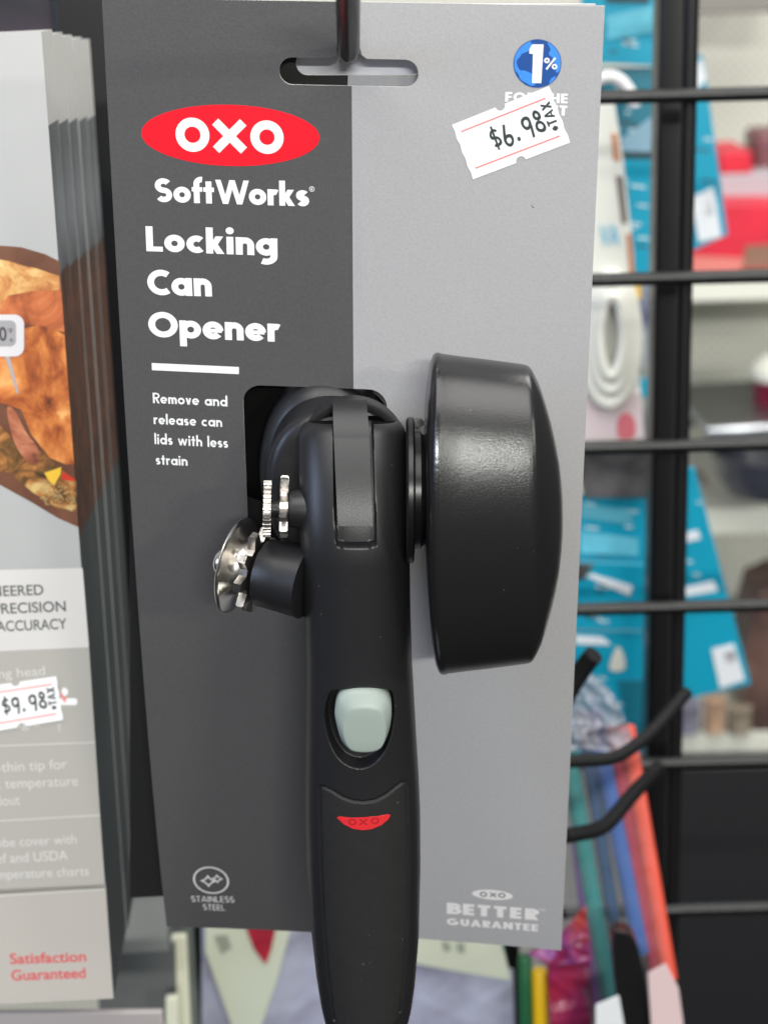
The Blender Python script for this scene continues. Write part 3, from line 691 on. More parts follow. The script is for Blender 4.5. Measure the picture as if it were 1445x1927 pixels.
for (f_, o, _, s_) in lv:
    for i in range(n):
        q = bt[i]*(1-f_)+tp[i]*f_; c = bc_*(1-f_)+tcn*f_; q = c+(q-c)*s_; V.append(OP.pt(q[0], q[1], o-.0035*(q[0]-c[0])**2))
Fc = [[k*n+i, k*n+(i+1) % n, (k+1)*n+(i+1) % n, (k+1)*n+i] for k in range(len(lv)-1) for i in range(n)] + [[(len(lv)-1)*n+i for i in range(n)]]
mk('lock_button', V, Fc, M_button, opener, angle=70, label='pale grey green lock button')
# red badge on the grip
hb = HD-.25
class Hsurf:
    """front skin of the handle as a surface over (r,a)"""
    def pt(s, u, v, h=0):
        Lq, Rq = float(np.interp(v, av, cv-hwv)), float(np.interp(v, av, cv+hwv)); return OP.pt(u, v, float(front(np.array(u), v, Lq, Rq))+float(oshift(np.array(v)))+h)
    def uv(s, px, py, h=0): return OP.uv(px, py, HD)
HS = Hsurf()
hbp = [HS.uv(*q) for q in [(633.5, 1541), (638, 1537.5), (660, 1538.5), (685, 1537.5), (710, 1536), (731, 1534.5), (735, 1537.5), (730, 1545), (717, 1554), (700, 1560), (683, 1562), (664, 1559.5), (648, 1552.5)]]
bdg = lay('logo_badge', HS, [[tuple(q) for q in hbp]], .12, M_badge, opener, grid=1, label='small red half oval badge')
lay('badge_lettering', HS, oxo(HS, ((655.5, 1546.5), (671.0, 1546.5)), ((676, 1546.5), (691.5, 1546)), ((698, 1545), (713.5, 1544.5)), .88, .42), .17, M_badge2, bdg)
# knob (oval, lens shaped, axis to the right)
KO = 3.0
k0 = OP.uv(822, 668, KO); k1 = OP.uv(836, 1259, KO); kc = (k0[1]+k1[1])/2; kh = (k1[1]-k0[1])/2
kr0 = (k0[0]+k1[0])/2; kr1 = OP.uv(1055, 962, KO)[0]; KT = kr1-kr0+1.0
n = 128; V = []; Fc = []
prof = [(-.10, .30), (-.095, .55), (-.075, .80), (-.045, .94), (-.02, .985), (0, 1.0), (.03, 1.0), (.045, .994), (.20, .978), (.40, .960), (.60, .940), (.69, .930), (.715, .926), (.735, .917), (.752, .902), (.768, .882), (.785, .856)] + [(1-.285*q*q, q) for q in (.82, .76, .68, .58, .47, .36, .25, .15, .07, .02)]
KD = 23.0
for i in range(n):
    t = 2*math.pi*i/n; c_, s_ = math.cos(t), math.sin(t); pw = 2.15
    x = np.sign(c_)*abs(c_)**(2/pw); y = np.sign(s_)*abs(s_)**(2/pw)
    for z, q in prof:
        # near and far faces dish a little: the rim is further left at mid height
        V.append(OP.pt(kr0+z*KT - .5 + 1.1*y*q - 1.3*(1-y*y)*q*(1 if z < .1 else 0.15), kc+y*kh*(q if z >= 0 else q), KO+x*KD*q))
k = len(prof)
for i in range(n):
    for j in range(k-1): Fc.append([i*k+j, ((i+1) % n)*k+j, ((i+1) % n)*k+j+1, i*k+j+1])
Fc += [[i*k+k-1 for i in range(n)], [i*k for i in range(n)]]
idk = [1 if prof[j][0] >= .745 or prof[j][0] < .03 else 0 for i in range(n) for j in range(k-1)] + [1, 1]
mk('turning_knob', V, Fc, [M_knob, mat('satin black plastic', (.0125, .012, .013), .22, bump=.08, bscale=1200)], opener, idx=idk, angle=28, label='large oval turning knob')
# washers between handle and knob
wc_ = OP.uv(785, 915, 0); rw = (OP.uv(785, 1047, 4)[1]-OP.uv(785, 786, 4)[1])/2; O_ = OP.pt(0, wc_[1], 3)
ra, rb = OP.uv(764, 915, 3)[0], kr0-1
lathe('knob_washer', [(ra, 3), (ra, rw*.96), (ra+.5, rw), (ra+1.6, rw), (ra+2.0, rw*.97), (ra+2.2, rw*.80), (ra+2.6, rw*.80), (ra+3.6, rw*.80), (ra+4.2, rw*.76), (rb, rw*.70), (rb, 2)], O_, OP.e1, mat('satin black washer', (.007, .007, .008), .30, spec=.4), opener, n=96)
glp = OP.uv(792, 972, 14); lathe('washer_glint', [(-.3, .9), (.3, .9), (.5, .6), (.55, .0)], OP.pt(glp[0], glp[1], 16.2), OP.n, M_chrome, opener, n=20)  # small steel disc set in place of a highlight on the washer
# cutter boss and wheels, on an axis slanting to the left
AX = nrm((.925, .22, -.31))                     # pointing back into the handle, a little to the viewer
WC = P(446, 1064, OD+9)                         # centre of the cutting wheel
px2 = (OD-6)/F
GC = WC + AX*5.4; BS = WC + AX*7.6
lathe('cutter_boss', [(0, .5), (0, 8.2), (.35, 8.75), (1.0, 9.0), (6, 9.15), (9.5, 9.3), (12.5, 9.5), (12.5, .5)], BS, AX, M_black, opener, n=96)
cw = lathe('cutting_wheel', [(-2.0, .3), (-1.7, 2.2), (-1.5, 5), (-.55, 12.0), (-.25, 12.75), (0, 12.9), (.25, 12.7), (.5, 11.6), (.9, 9.6), (1.5, 8.4), (2.2, 7.6), (3.0, 7.2), (4.2, 7.0), (5.2, 7.0)], WC, AX, M_chrome, opener, n=96, angle=50)
lathe('rivet', [(-6.2, .2), (-6.1, 1.6), (-5.6, 2.8), (-4.8, 3.4), (-3.4, 3.6), (-1.4, 3.6)], WC, AX, M_chrome, cw, n=32)
def gear(name, O, axis, r0, r1, teeth, th, m, parent, ph=0, duty=.42, slope=.16, cham=.35):
    a, x, y = basis(axis); V = []; Fc = []; out = []
    for i in range(teeth):
        for f_, r in ((0, r0), (.5-duty/2-slope/2, r0), (.5-duty/2+slope/2, r1), (.5+duty/2-slope/2, r1), (.5+duty/2+slope/2, r0)):
            out.append((2*math.pi*(i+f_)/teeth+ph, r))
    N = len(out); lv = [(-th/2, -cham), (-th/2+cham, 0), (th/2-cham, 0), (th/2, -cham)]
    for z, ins in lv:
        for t, r in out: V.append(np.asarray(O)+a*z+(x*math.cos(t)+y*math.sin(t))*(r+(ins if r > r0+.1 else 0)))
    for l_ in range(3):
        for i in range(N): Fc.append([l_*N+i, l_*N+(i+1) % N, (l_+1)*N+(i+1) % N, (l_+1)*N+i])
    Fc += [list(range(N)), list(range(3*N, 4*N))]; return mk(name, V, Fc, m, parent, smooth=True, angle=25)
gear('lower_gear', GC, AX, 8.0, 11.4, 9, 2.1, M_steel, opener, ph=.30, duty=.50, slope=.20)
DW = OP.pt(*OP.uv(503, 958, 0), 0); DG = OP.pt(*OP.uv(535, 953, -1), -1)
tilt = nrm((1, .02, .055))
gear('drive_wheel', DW, tilt, 6.9, 7.35, 36, 2.0, M_steel, opener, duty=.55, slope=.2, cham=.1)
gear('upper_gear', DG, nrm((1, .02, .03)), 5.6, 8.1, 9, 2.1, M_steel, opener, ph=.12, duty=.40, slope=.2)
lathe('drive_shaft', [(-.8, .3), (-.8, 2.0), (1, 2.2), (5.6, 2.4), (5.8, 4.6), (9, 5.2), (12, 5.4)], DW, (1, 0, 0), M_black, opener, n=48)

# ------------------------------------------------------------------ thermometer packs, left
PKW = dict(d=432.0)
M_pack = mat('pale grey pack print', (.44, .44, .44), .38, spec=.4, var=.03, vscale=20)
M_packw = mat('pale white band print', (.66, .635, .62), .4)
M_packg = mat('warm grey band print', (.43, .41, .38), .4)
M_shade = mat('slate painted shade', (.030, .037, .041), .6, spec=.2, col2=(.055, .065, .07), vscale=14)  # pack side colours darkened to stand for shade between the packs
M_shadeb = mat('roast print darkened as shade', (.030, .012, .007), .6, spec=.2, col2=(.10, .032, .014), vscale=110)
M_shadet = mat('grey blue painted shade', (.05, .058, .068), .6, spec=.2, col2=(.15, .165, .18), vscale=22)
def pack_quad(k):
    td = 556+12.6*k; bd = 642+14*k
    tr = P(79+17.0*k, 60-6.5*k, td); br = P(214+7*k, 1879-38*k, bd); tl = P(-330+18*k, 80-6*k, td-2); bl = P(-230+10*k, 1902-38*k, bd-4)
    return tl, tr, br, bl
PB = [(0, 110), (18, 101), (50, 73), (95, 20), (200, 6)]
for k in range(5):
    if k == 0:
        tl, tr, br, bl = pack_quad(0); TPk = Plane(tr, tr-tl, br-tr); tl = TPk.at(-330, 80); bl = TPk.at(-230, 1902); e1 = nrm(tr-tl); e2 = nrm(br-tr); nn = nrm(-np.cross(e1, e2)); Q0 = (tl, tr, br, bl)
    tl, tr, br, bl = (q - nn*(26 if k < 3 else 27)*k + e2*1.6*k + e1*.12*random.uniform(-1, 1) for q in Q0)
    hang = .3*k; br = br - nn*hang; bl = bl - nn*hang
    lab = ['foremost thermometer pack showing a roast in a pan and a $9.98 sticker', 'second thermometer pack in the stack, just behind the foremost one', 'third thermometer pack from the front of the left stack', 'fourth thermometer pack from the front of the left stack', 'rearmost thermometer pack of the left stack, beside the black post'][k]
    pk = thing('thermometer_pack', br, lab, 'thermometer pack', 'thermometer packs stacked on the left')
    TH = 25.6; ins = nn*-TH
    fr = [tl, tr, br, bl]; V = fr + [q+ins for q in fr]
    mk('front_panel', V, [[0, 1, 2, 3], [7, 6, 5, 4], [0, 4, 5, 1], [3, 2, 6, 7], [0, 3, 7, 4]], M_pack, pk, smooth=False)
    # side face: shade between packs put into the zone colours, paler at the top
    zz = [0, .085, .225, .49, 1.0]; zm = [M_pack, M_shadet, M_shadeb, M_shade]
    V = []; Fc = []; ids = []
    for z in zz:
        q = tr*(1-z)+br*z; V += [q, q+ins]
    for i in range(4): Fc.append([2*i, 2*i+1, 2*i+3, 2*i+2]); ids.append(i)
    mk('shaded_side', V, Fc, zm, pk, smooth=False, idx=ids)
    if k: continue
    T = Plane(tr, tr-tl, br-tr); T = Plane(br, br-bl, br-tr)
    TP = Plane(tr, e1, br-tr)
    if TP.n[2] > 0: raise SystemError('normal')
    lp = lambda name, pts, h, m, par=pk, g=0, lab=None: lay(name, TP, [pxpoly(TP, pts, h)], h, m, par, label=lab)
    off = .06
    # picture: pan, roast, vegetables
    pan = lay('pan_picture', TP, [pxpoly(TP, [(-60, 470), (0, 462), (40, 465), (85, 478), (113, 492), (148, 992), (110, 975), (60, 945), (0, 912), (-60, 890)], off)], off, mat('brown pan print', rgb(120, 78, 58), .4, col2=rgb(92, 54, 38), vscale=60), pk, label='printed picture of a roast in a pan')
    lay('vegetable_print', TP, [pxpoly(TP, [(-60, 500), (0, 488), (20, 492), (45, 500), (70, 505), (112, 520), (114, 545), (60, 560), (20, 590), (-60, 600)], off*2)], off*2, food('pale vegetable print', [(120, 64, 38), (196, 126, 70), (224, 178, 112), (236, 206, 150)], 75), pan)
    lay('vegetable_print', TP, [pxpoly(TP, [(-60, 800), (0, 800), (30, 830), (80, 850), (112, 880), (144, 905), (146, 962), (105, 955), (60, 925), (20, 890), (-60, 880)], off*2)], off*2, food('herb and carrot print', [(44, 30, 18), (104, 72, 36), (172, 112, 58), (212, 180, 116)], 90), pan)
    lay('roast_print', TP, [pxpoly(TP, [(-60, 585), (0, 580), (16, 556), (60, 548), (116, 546), (122, 625), (98, 620), (70, 612), (-20, 606)], off*3)], off*3, food('carrot print', [(136, 66, 36), (196, 106, 60), (216, 136, 84)], 50), pan)
    lay('roast_print', TP, [pxpoly(TP, [(-60, 640), (0, 640), (40, 620), (70, 612), (100, 617), (122, 630), (140, 874), (125, 874), (95, 862), (60, 818), (40, 770), (-60, 740)], off*4)], off*4, food('roast skin print', [(92, 42, 20), (172, 88, 40), (216, 132, 66), (242, 182, 112)], 42), pan)
    lay('drumstick_print', TP, [[tuple(q) for q in smoothpoly(pxpoly(TP, [(14, 770), (28, 772), (48, 810), (72, 845), (74, 868), (62, 874), (46, 862), (26, 828)], off*5))]], off*5, food('drumstick print', [(84, 40, 28), (172, 100, 72), (206, 140, 104)], 70), pan)
    lay('pepper_print', TP, [pxpoly(TP, [(84, 890), (116, 879), (114, 893), (102, 914), (92, 904)], off*5)], off*5, mat('yellow print', rgb(236, 190, 60), .4), pan)
    lay('pepper_print', TP, [pxpoly(TP, [(118, 888), (140, 900), (142, 906), (116, 902)], off*5)], off*5, mat('red pepper print', rgb(200, 50, 34), .4), pan)
    hb_ = []
    for i in range(60):
        x = random.uniform(76, 140); y = random.uniform(915, 962) - (143-x)*.22; a_ = random.uniform(-.6, 1.3); L = random.uniform(4, 13); k_ = random.uniform(-3, 3)
        hb_ += pxline(TP, [(x, y), (x+L*.5*math.cos(a_)+k_*.4, y+L*.5*math.sin(a_)-k_*.4), (min(144, x+L*math.cos(a_)), y+L*math.sin(a_))], random.uniform(.8, 1.7), off*6)
    lay('herb_print', TP, hb_, off*6, mat('pale herb print', rgb(196, 172, 116), .5, var=.35, vscale=300), pan)
    # pictured thermometer
    th = lay('thermometer_picture', TP, [pxpoly(TP, rrect(-60, 592, 46, 671, 18), off*7)], off*7, mat('white device print', (.70, .67, .69), .4), pk, label='printed picture of a digital thermometer')
    lay('display_print', TP, [pxpoly(TP, rrect(-60, 603, 31, 652, 11), off*8)], off*8, mat('grey display print', (.36, .35, .37), .4), th)
    write('display_digits', TP, [('80', (-17, 642), (14, 642), 27, dict(W=.17)), ('F', (20, 627), (25, 627), 9, dict(W=.2)), ('o', (15.5, 622), (18.5, 622), 5, dict(W=.2)), ('n', (20, 643), (25, 643), 8, dict(W=.2))], mat('dark digit print', (.07, .06, .07), .5), th, h=off*9)
    lay('probe_print', TP, [pxpoly(TP, [(10, 671), (19, 671), (36, 738), (33, 742)], off*7)], off*7, mat('probe print', (.42, .38, .40), .4), th)
    # text zones
    lp('grey_band', [(-330, 1690), (199, 1664), (214, 1879), (-330, 1906)], off, mat('warm pale print', (.46, .43, .40), .4))
    lp('white_band', [(-330, 1080), (156, 1069), (168, 1218), (-330, 1240)], off, M_packw)
    lp('feature_band', [(-330, 1240), (168, 1219), (198, 1672), (-330, 1700)], off, M_packg)
    ft = dict(font=1, bold=.012); fh = dict(font=1)
    write('headline_text', TP, [('NEERED', (-14, 1122.5), (83, 1119), 20, ft), ('PRECISION', (-11, 1155.5), (125, 1150), 20, ft), ('ACCURACY', (-5, 1188.5), (127, 1183), 20, ft)], mat('slate ink', (.085, .095, .095), .5), pk, h=off*2)
    hd_ = []
    write('feature_text', TP, [('ing head', (-8, 1277), (86, 1270), 18, fh), ('any angle', (-38, 1376), (76, 1367), 16, fh), ('ra-thin tip for', (-26, 1454), (128, 1446), 19, fh), ('ick temperature', (-26, 1485), (148, 1478), 19, fh), ('adout', (-18, 1517), (39, 1514), 19, fh),
        ('robe cover with', (-16, 1595), (145, 1587), 18, fh), ('ief and USDA', (-10, 1625), (129, 1618), 19, fh), ('emperature charts', (-16, 1655), (168, 1647), 18, fh)], M_packw, pk, h=off*2)
    lay('divider_line', TP, pxline(TP, [(-300, 1415), (179, 1397)], 2.2, off*2) + pxline(TP, [(-300, 1562), (189, 1534)], 2.2, off*2) + pxline(TP, [(-300, 1705), (199, 1673)], 2.2, off*2), off*2, M_packw, pk)
    write('guarantee_text', TP, [('Satisfaction', (20, 1814), (163, 1809), 20, dict(font=1, bold=.016)), ('Guaranteed', (23, 1845), (162, 1840), 20, dict(font=1, bold=.016))], mat('soft red ink', (.62, .075, .085), .5), pk, h=off*2)
    hl = lay('hinge_drawing', TP, [pxpoly(TP, rrect(112, 1314, 146, 1327, 4), off*2), pxpoly(TP, [(116, 1300), (121, 1293), (129, 1299), (128, 1306), (121, 1312)], off*2)], off*2, M_sticker, pk)
    lay('red_arrow', TP, [pxpoly(TP, [(114, 1302), (122, 1310), (126, 1314), (123, 1323), (118, 1316)], off*3)], off*3, M_pink, hl)
    lay('probe_line', TP, pxline(TP, [(110, 1362), (111.5, 1377)], 1.2, off*2) + pxline(TP, [(113.5, 1361), (114.5, 1376)], 1.2, off*2), off*2, M_packw, pk)
    sticker(TP, (-46, 1295), (106, 1272.5), (119.5, 1355), (-36, 1381), '$9.98', pk, h=.5)

# grey pieces of rear packs low on the left
M_gp = mat('grey card back', (.20, .205, .195), .5, var=.08, vscale=25)
for pts, lab, d in (([(205, 1560), (312, 1560), (318, 1790), (226, 1796)], 'grey card end below the dark card, right of the thermometer packs', 830), ([(180, 1780), (330, 1776), (334, 1960), (190, 1960)], 'darker grey card end at the bottom, beside the pale strips', 845)):
    q = vplane(270, 1700, d); o = prism('card_end', q, pts, 3, M_gp if d < 840 else mat('slate card back', (.105, .11, .108), .5, var=.08, vscale=25), None, bevel=.4); tag(o, lab, 'card')
q = vplane(160, 1910, 700); o = prism('pack_top', q, [(-60, 1908), (305, 1905), (312, 1990), (-60, 1990)], 3, mat('pale mauve card', (.42, .38, .39), .5), None, bevel=.5); tag(o, 'pale mauve pack top edge at the bottom left corner', 'pack')

# ------------------------------------------------------------------ background store shelving
def pegmat():
    m = bpy.data.materials.new('cream pegboard'); m.use_nodes = True; n = m.node_tree; b = n.nodes['Principled BSDF']; b.inputs['Roughness'].default_value = .55
    t = n.nodes.new('ShaderNodeTexCoord'); s = n.nodes.new('ShaderNodeVectorMath'); s.operation = 'SCALE'; s.inputs['Scale'].default_value = 1/.0105
    fr_ = n.nodes.new('ShaderNodeVectorMath'); fr_.operation = 'FRACTION'; sub = n.nodes.new('ShaderNodeVectorMath'); sub.operation = 'SUBTRACT'; sub.inputs[1].default_value = (.5, .5, .5)
    mu = n.nodes.new('ShaderNodeVectorMath'); mu.operation = 'MULTIPLY'; mu.inputs[1].default_value = (1, 0, 1); ln = n.nodes.new('ShaderNodeVectorMath'); ln.operation = 'LENGTH'
    lt = n.nodes.new('ShaderNodeMath'); lt.operation = 'LESS_THAN'; lt.inputs[1].default_value = .17; mx = n.nodes.new('ShaderNodeMix'); mx.data_type = 'RGBA'
    n.links.new(t.outputs['Object'], s.inputs[0]); n.links.new(s.outputs[0], fr_.inputs[0]); n.links.new(fr_.outputs[0], sub.inputs[0]); n.links.new(sub.outputs[0], mu.inputs[0]); n.links.new(mu.outputs[0], ln.inputs[0]); n.links.new(ln.outputs['Value'], lt.inputs[0]); n.links.new(lt.outputs[0], mx.inputs[0])
    mx.inputs[6].default_value = (.56, .555, .49, 1); mx.inputs[7].default_value = (.27, .265, .24, 1); n.links.new(mx.outputs[2], b.inputs['Base Color']); return m
M_peg = pegmat()
M_lip = mat('cream shelf enamel', (.66, .66, .58), .4)
M_teal = mat('teal pack card', (.004, .29, .44), .35, spec=.4)
M_tealp = mat('pale teal film', (.12, .45, .58), .25, var=.25, vscale=30)
M_lab = mat('white pack label', (.70, .72, .76), .5)
M_greyd = mat('dark blue grey pan', (.050, .052, .072), .30)
M_bred = mat('red carton', (.60, .010, .035), .45, var=.2, vscale=12)
WALL = vplane(1380, 600, 2000)
wall = prism('pegboard_wall', WALL, [(-300, -500), (1900, -500), (1900, 2500), (-300, 2500)], 12, M_peg, None, bevel=0, smooth=False); tag(wall, 'cream pegboard back wall of the far shelving', 'pegboard wall')
def shelf(y0, y1, label, d=1640):
    """shelf: tray running back to the wall with a front lip seen between rows y0..y1"""
    q = vplane(1380, y0, d); a = q.uv(1200, y0); b = q.uv(1700, y0); hgt = q.uv(1380, y1)[1]-q.uv(1380, y0)[1]
    root = thing('shelf', q.pt((a[0]+b[0])/2, a[1]), label, 'shelf')
    u0, u1, v = a[0]-200, b[0]+60, q.uv(1380, y0)[1]
    prism('shelf_lip', q, [(u0, v), (u1, v), (u1, v+hgt), (u0, v+hgt)], 3, M_lip, root, px=False, bevel=1)
    prism('shelf_tray', q, [(u0, v+2), (u1, v+2), (u1, v+6), (u0, v+6)], 345, M_lip, root, h=-3.2, px=False, bevel=.5); return q, v
sq1, sv1 = shelf(524, 566, 'cream shelf carrying the red cartons')
sq2, sv2 = shelf(958, 1006, 'cream shelf carrying the dark pans')
sq3, sv3 = shelf(1378, 1418, 'lowest cream shelf, just above the black cabinet front')
q = vplane(1400, 0, 1700); o = prism('shade_band', q, [(1280, -120), (1520, -130), (1520, 22), (1280, 26)], 120, mat('grey brown shade', (.20, .185, .17), .5), None, bevel=2); tag(o, 'grey brown shade band at the top right corner, painted in place of shadow', 'carton')  # block coloured as the shadow along the top of the wall
# black cabinet base
q = vplane(1380, 1450, 1600); o = prism('cabinet_base', q, [(1180, 1442), (1700, 1434), (1700, 2250), (1180, 2250)], 26, mat('black cabinet', (.010, .010, .012), .5), None, bevel=3); tag(o, 'black cabinet front filling the lower right corner', 'cabinet')
# red cartons
q = vplane(1390, 440, 1660); rc = thing('red_carton', q.at(1380, 520), 'red carton with white and brown panels on the upper shelf', 'carton')
prism('carton_body', q, [(1268, 384), (1500, 384), (1500, 512), (1268, 508)], 120, M_bred, rc, bevel=2)
prism('brown_panel', q, [(1402, 462), (1500, 458), (1500, 505), (1395, 505)], 1.5, mat('brown carton print', (.22, .11, .075), .5), rc, h=1.7, bevel=.3)
prism('carton_flap', q, [(1268, 480), (1400, 486), (1392, 512), (1268, 512)], 1.5, mat('rose carton print', (.55, .16, .14), .5), rc, h=1.7, bevel=.3)
q = vplane(1390, 330, 1700); o = thing('grey_carton', q.at(1400, 384), 'pale grey carton with a red lid lying on the red carton', 'carton')
prism('carton_body', q, [(1350, 328), (1500, 322), (1500, 383), (1350, 383)], 100, mat('pale grey carton', (.40, .37, .40), .5), o, bevel=2)
prism('carton_lid', q, [(1352, 288), (1414, 284), (1416, 327), (1354, 328)], 90, M_bred, o, bevel=2)
q = vplane(1430, 300, 1730); o = prism('maroon_tin', q, [(1422, 250), (1500, 246), (1500, 400), (1418, 400)], 60, mat('maroon tin', (.16, .05, .06), .4), None, bevel=6, seg=3); tag(o, 'maroon tin at the right edge above the red carton', 'tin')
# pans and pot
def bowl(name, px, py, d, rx, hgt, m, label, cat, prof=None, lid=None):
    q = P(px, py, d); s = d/F; pr = prof or [(0, .55), (.1, .75), (.5, .95), (.92, 1), (1, 1.03), (1, .97), (.9, .94), (.2, .7), (.15, 0.0)]
    root = thing(name, q, label, cat)
    lathe('bowl', [(z*hgt*s, r*rx*s) for z, r in pr], q, -DOWN, m, root, n=64)
    if lid: lathe('lid', [(z*hgt*s, r*rx*s) for z, r in lid[1]], q, -DOWN, lid[0], root, n=64)
    return root
bowl('dark_pan', 1450, 930, 1600, 112, 85, M_greyd, 'dark blue grey roasting pan on the middle shelf', 'pan')
bowl('domed_pan', 1330, 790, 1800, 62, 20, mat('charcoal enamel', (.045, .040, .060), .35), 'charcoal domed pan lid behind the black post', 'pan', prof=[(0, 1), (.1, 1.02), (.3, 1), (.3, .9), (.3, .0)], lid=(mat('charcoal enamel', (.045, .04, .06), .35), [(.3, .98), (.9, .90), (1.7, .68), (2.2, .35), (2.35, 0)]))
bowl('maroon_pot', 1480, 795, 1640, 68, 98, mat('maroon enamel', (.16, .008, .03), .3), 'maroon pot with a cream rim at the right edge', 'pot', prof=[(0, .8), (.05, .9), (.9, 1), (.9, .9), (.5, .0)], lid=(M_lip, [(.9, 1.06), (1.0, 1.08), (1.12, 1.02), (1.3, .70), (1.38, 0)]))
q = vplane(1400, 815, 1560); o = prism('baking_tray', q, [(1325, 806), (1500, 796), (1500, 836), (1332, 838)], 160, mat('bright tin', (.50, .52, .56), .3, metal=1), None, bevel=3); tag(o, 'bright tin tray between the maroon pot and the roasting pan', 'tray')
q = vplane(1430, 1230, 1620); o = prism('brown_bottle', q, smoothpoly([(1425, 1130), (1440, 1115), (1500, 1115), (1510, 1330), (1480, 1372), (1410, 1372), (1398, 1310), (1405, 1220)]), 70, mat('dark brown packaging', (.055, .030, .028), .4, col2=(.16, .09, .07), vscale=18), None, bevel=8, seg=3); tag(o, 'dark brown packet standing at the right edge of the lowest shelf', 'packet')
for (x0, x1, y0, c, lab) in ((1268, 1316, 1316, (.17, .17, .22), 'slate blue tub on the lowest shelf'), (1322, 1362, 1308, (.42, .27, .18), 'tan tub on the lowest shelf'), (1366, 1412, 1324, (.24, .20, .15), 'brown tub on the lowest shelf, next to the dark packet')):
    q = vplane((x0+x1)/2, 1376, 1640); s = 1640/F; o = lathe('tub', [(0, .1), (0, .9), (.3, 1), (.8, 1), (.85, 1.06), (.97, 1.06), (1, .98), (1, .1)], q.at((x0+x1)/2, 1376), -DOWN, mat('tub %d' % x0, c, .45, var=.3, vscale=40), None, n=40)
    o.data.transform(Matrix.Identity(4)); 
    # scale profile to real size about its own base
    bq = w(q.at((x0+x1)/2, 1376)); R3 = (x1-x0)/2*s; H3 = (1376-y0)*s
    for v in o.data.vertices:
        pz = Vector(o.location)+v.co-Vector(bq); v.co = Vector(bq)+Vector((pz.x*R3, pz.y*R3, pz.z*H3))-Vector(o.location)
    tag(o, lab, 'tub')

# teal cards on the far side of the grid, right of the post
def hangcard(name, pts, d, m, label, cat, th=2.5, yaw=0, parts=(), lean=0, group=None):
    c = np.mean(pts, 0); q = vplane(c[0], c[1], d, yaw, lean); root = thing(name, q.at(*c), label, cat, group)
    prism('card_front', q, pts, th, m, root, bevel=.4)
    for nm, pp, mm_, hh in parts: prism(nm, q, pp, .8, mm_, root, h=.8+hh, bevel=.2)
    return root, q
smudge = mat('smudged grey print', (.30, .30, .33), .6, col2=(.66, .68, .72), vscale=140)
hangcard('teal_card', [(1276, 108), (1322, 104), (1369, 442), (1290, 478)], 1120, M_teal, 'slanted teal card with a white label, in front of the cream pegboard', 'card', parts=[('white_label', [(1300, 372), (1342, 352), (1357, 446), (1314, 456)], M_lab, 0), ('label_print', [(1322, 380), (1338, 376), (1342, 402), (1326, 405)], smudge, .6), ('pale_corner', [(1290, 118), (1320, 112), (1328, 150), (1310, 170), (1292, 168)], M_lab, 0)])
hangcard('teal_card', [(1240, 876), (1306, 880), (1362, 1095), (1413, 1288), (1262, 1322)], 1100, M_teal, 'large teal card with white stripes and a barcode label, lower right', 'card', parts=[('white_stripe', [(1280, 1006), (1312, 998), (1318, 1014), (1280, 1022)], M_lab, 0), ('white_stripe', [(1278, 1108), (1342, 1094), (1350, 1112), (1278, 1124)], M_lab, 0), ('barcode_label', [(1338, 1222), (1380, 1212), (1401, 1280), (1354, 1296)], M_lab, 0), ('label_print', [(1362, 1228), (1382, 1223), (1386, 1245), (1366, 1250)], smudge, .6)])
# teal packs left of the post
hangcard('teal_pack', [(1090, -40), (1236, -60), (1240, 124), (1104, 118)], 1010, M_teal, 'topmost teal pack beside the upper right corner of the card', 'pack', parts=[('pale_film', [(1140, 30), (1234, 10), (1236, 60), (1140, 75)], M_tealp, 0), ('dark_clip', [(1140, -20), (1220, -30), (1222, 6), (1140, 4)], mat('dark teal band', (.006, .04, .055), .4), .5)])
hangcard('teal_pack', [(1100, 128), (1240, 126), (1244, 300), (1150, 292)], 1030, mat('deep teal card', (.006, .15, .22), .4), 'deep teal pack with a white loop, second from the top', 'pack', parts=[('white_strip', [(1168, 262), (1226, 220), (1230, 288), (1170, 288)], mat('pale blue film', (.22, .36, .46), .3), 0)])
lpq = vplane(1150, 165, 990); o = tube('white_loop', bend([lpq.at(1100, 190), lpq.at(1118, 148), lpq.at(1160, 142), lpq.at(1190, 178), lpq.at(1192, 200)], 6), 3.3, mat('white plastic loop', (.72, .70, .72), .4), None, n=14); tag(o, 'white plastic hanging loop above the measuring spoons', 'loop')
hangcard('teal_pack', [(1140, 292), (1244, 300), (1246, 560), (1180, 540)], 1040, M_teal, 'teal pack between the spoon card and the black post', 'pack', parts=[('dark_band', [(1160, 284), (1236, 286), (1236, 300), (1160, 298)], mat('dark teal band', (.006, .04, .055), .4), 0)])
# white measuring spoon card
sc1, sq = hangcard('spoon_card', [(1070, 196), (1156, 196), (1172, 300), (1192, 480), (1202, 700), (1212, 826), (1040, 832)], 960, mat('cream white card', (.74, .74, .68), .45), 'white card holding nested measuring spoons, right of the backing card', 'product card', parts=[('pink_panel', [(1080, 742), (1206, 738), (1211, 826), (1070, 830)], mat('pale pink print', (.62, .52, .54), .5), 0), ('red_mark', smoothpoly([(1162, 790), (1178, 776), (1194, 792), (1192, 822), (1164, 824)]).tolist(), mat('soft red print', (.62, .15, .18), .5), .4),
    ('orange_edge', [(1150, 250), (1161, 252), (1166, 305), (1154, 300)], mat('orange print', (.55, .24, .12), .5), .2), ('dark_edge', [(1158, 330), (1172, 332), (1180, 420), (1170, 420)], mat('brown grey print', (.18, .14, .13), .5), .2), ('orange_edge', [(1178, 440), (1188, 440), (1194, 515), (1184, 515)], mat('orange print', (.55, .24, .12), .5), .2)])
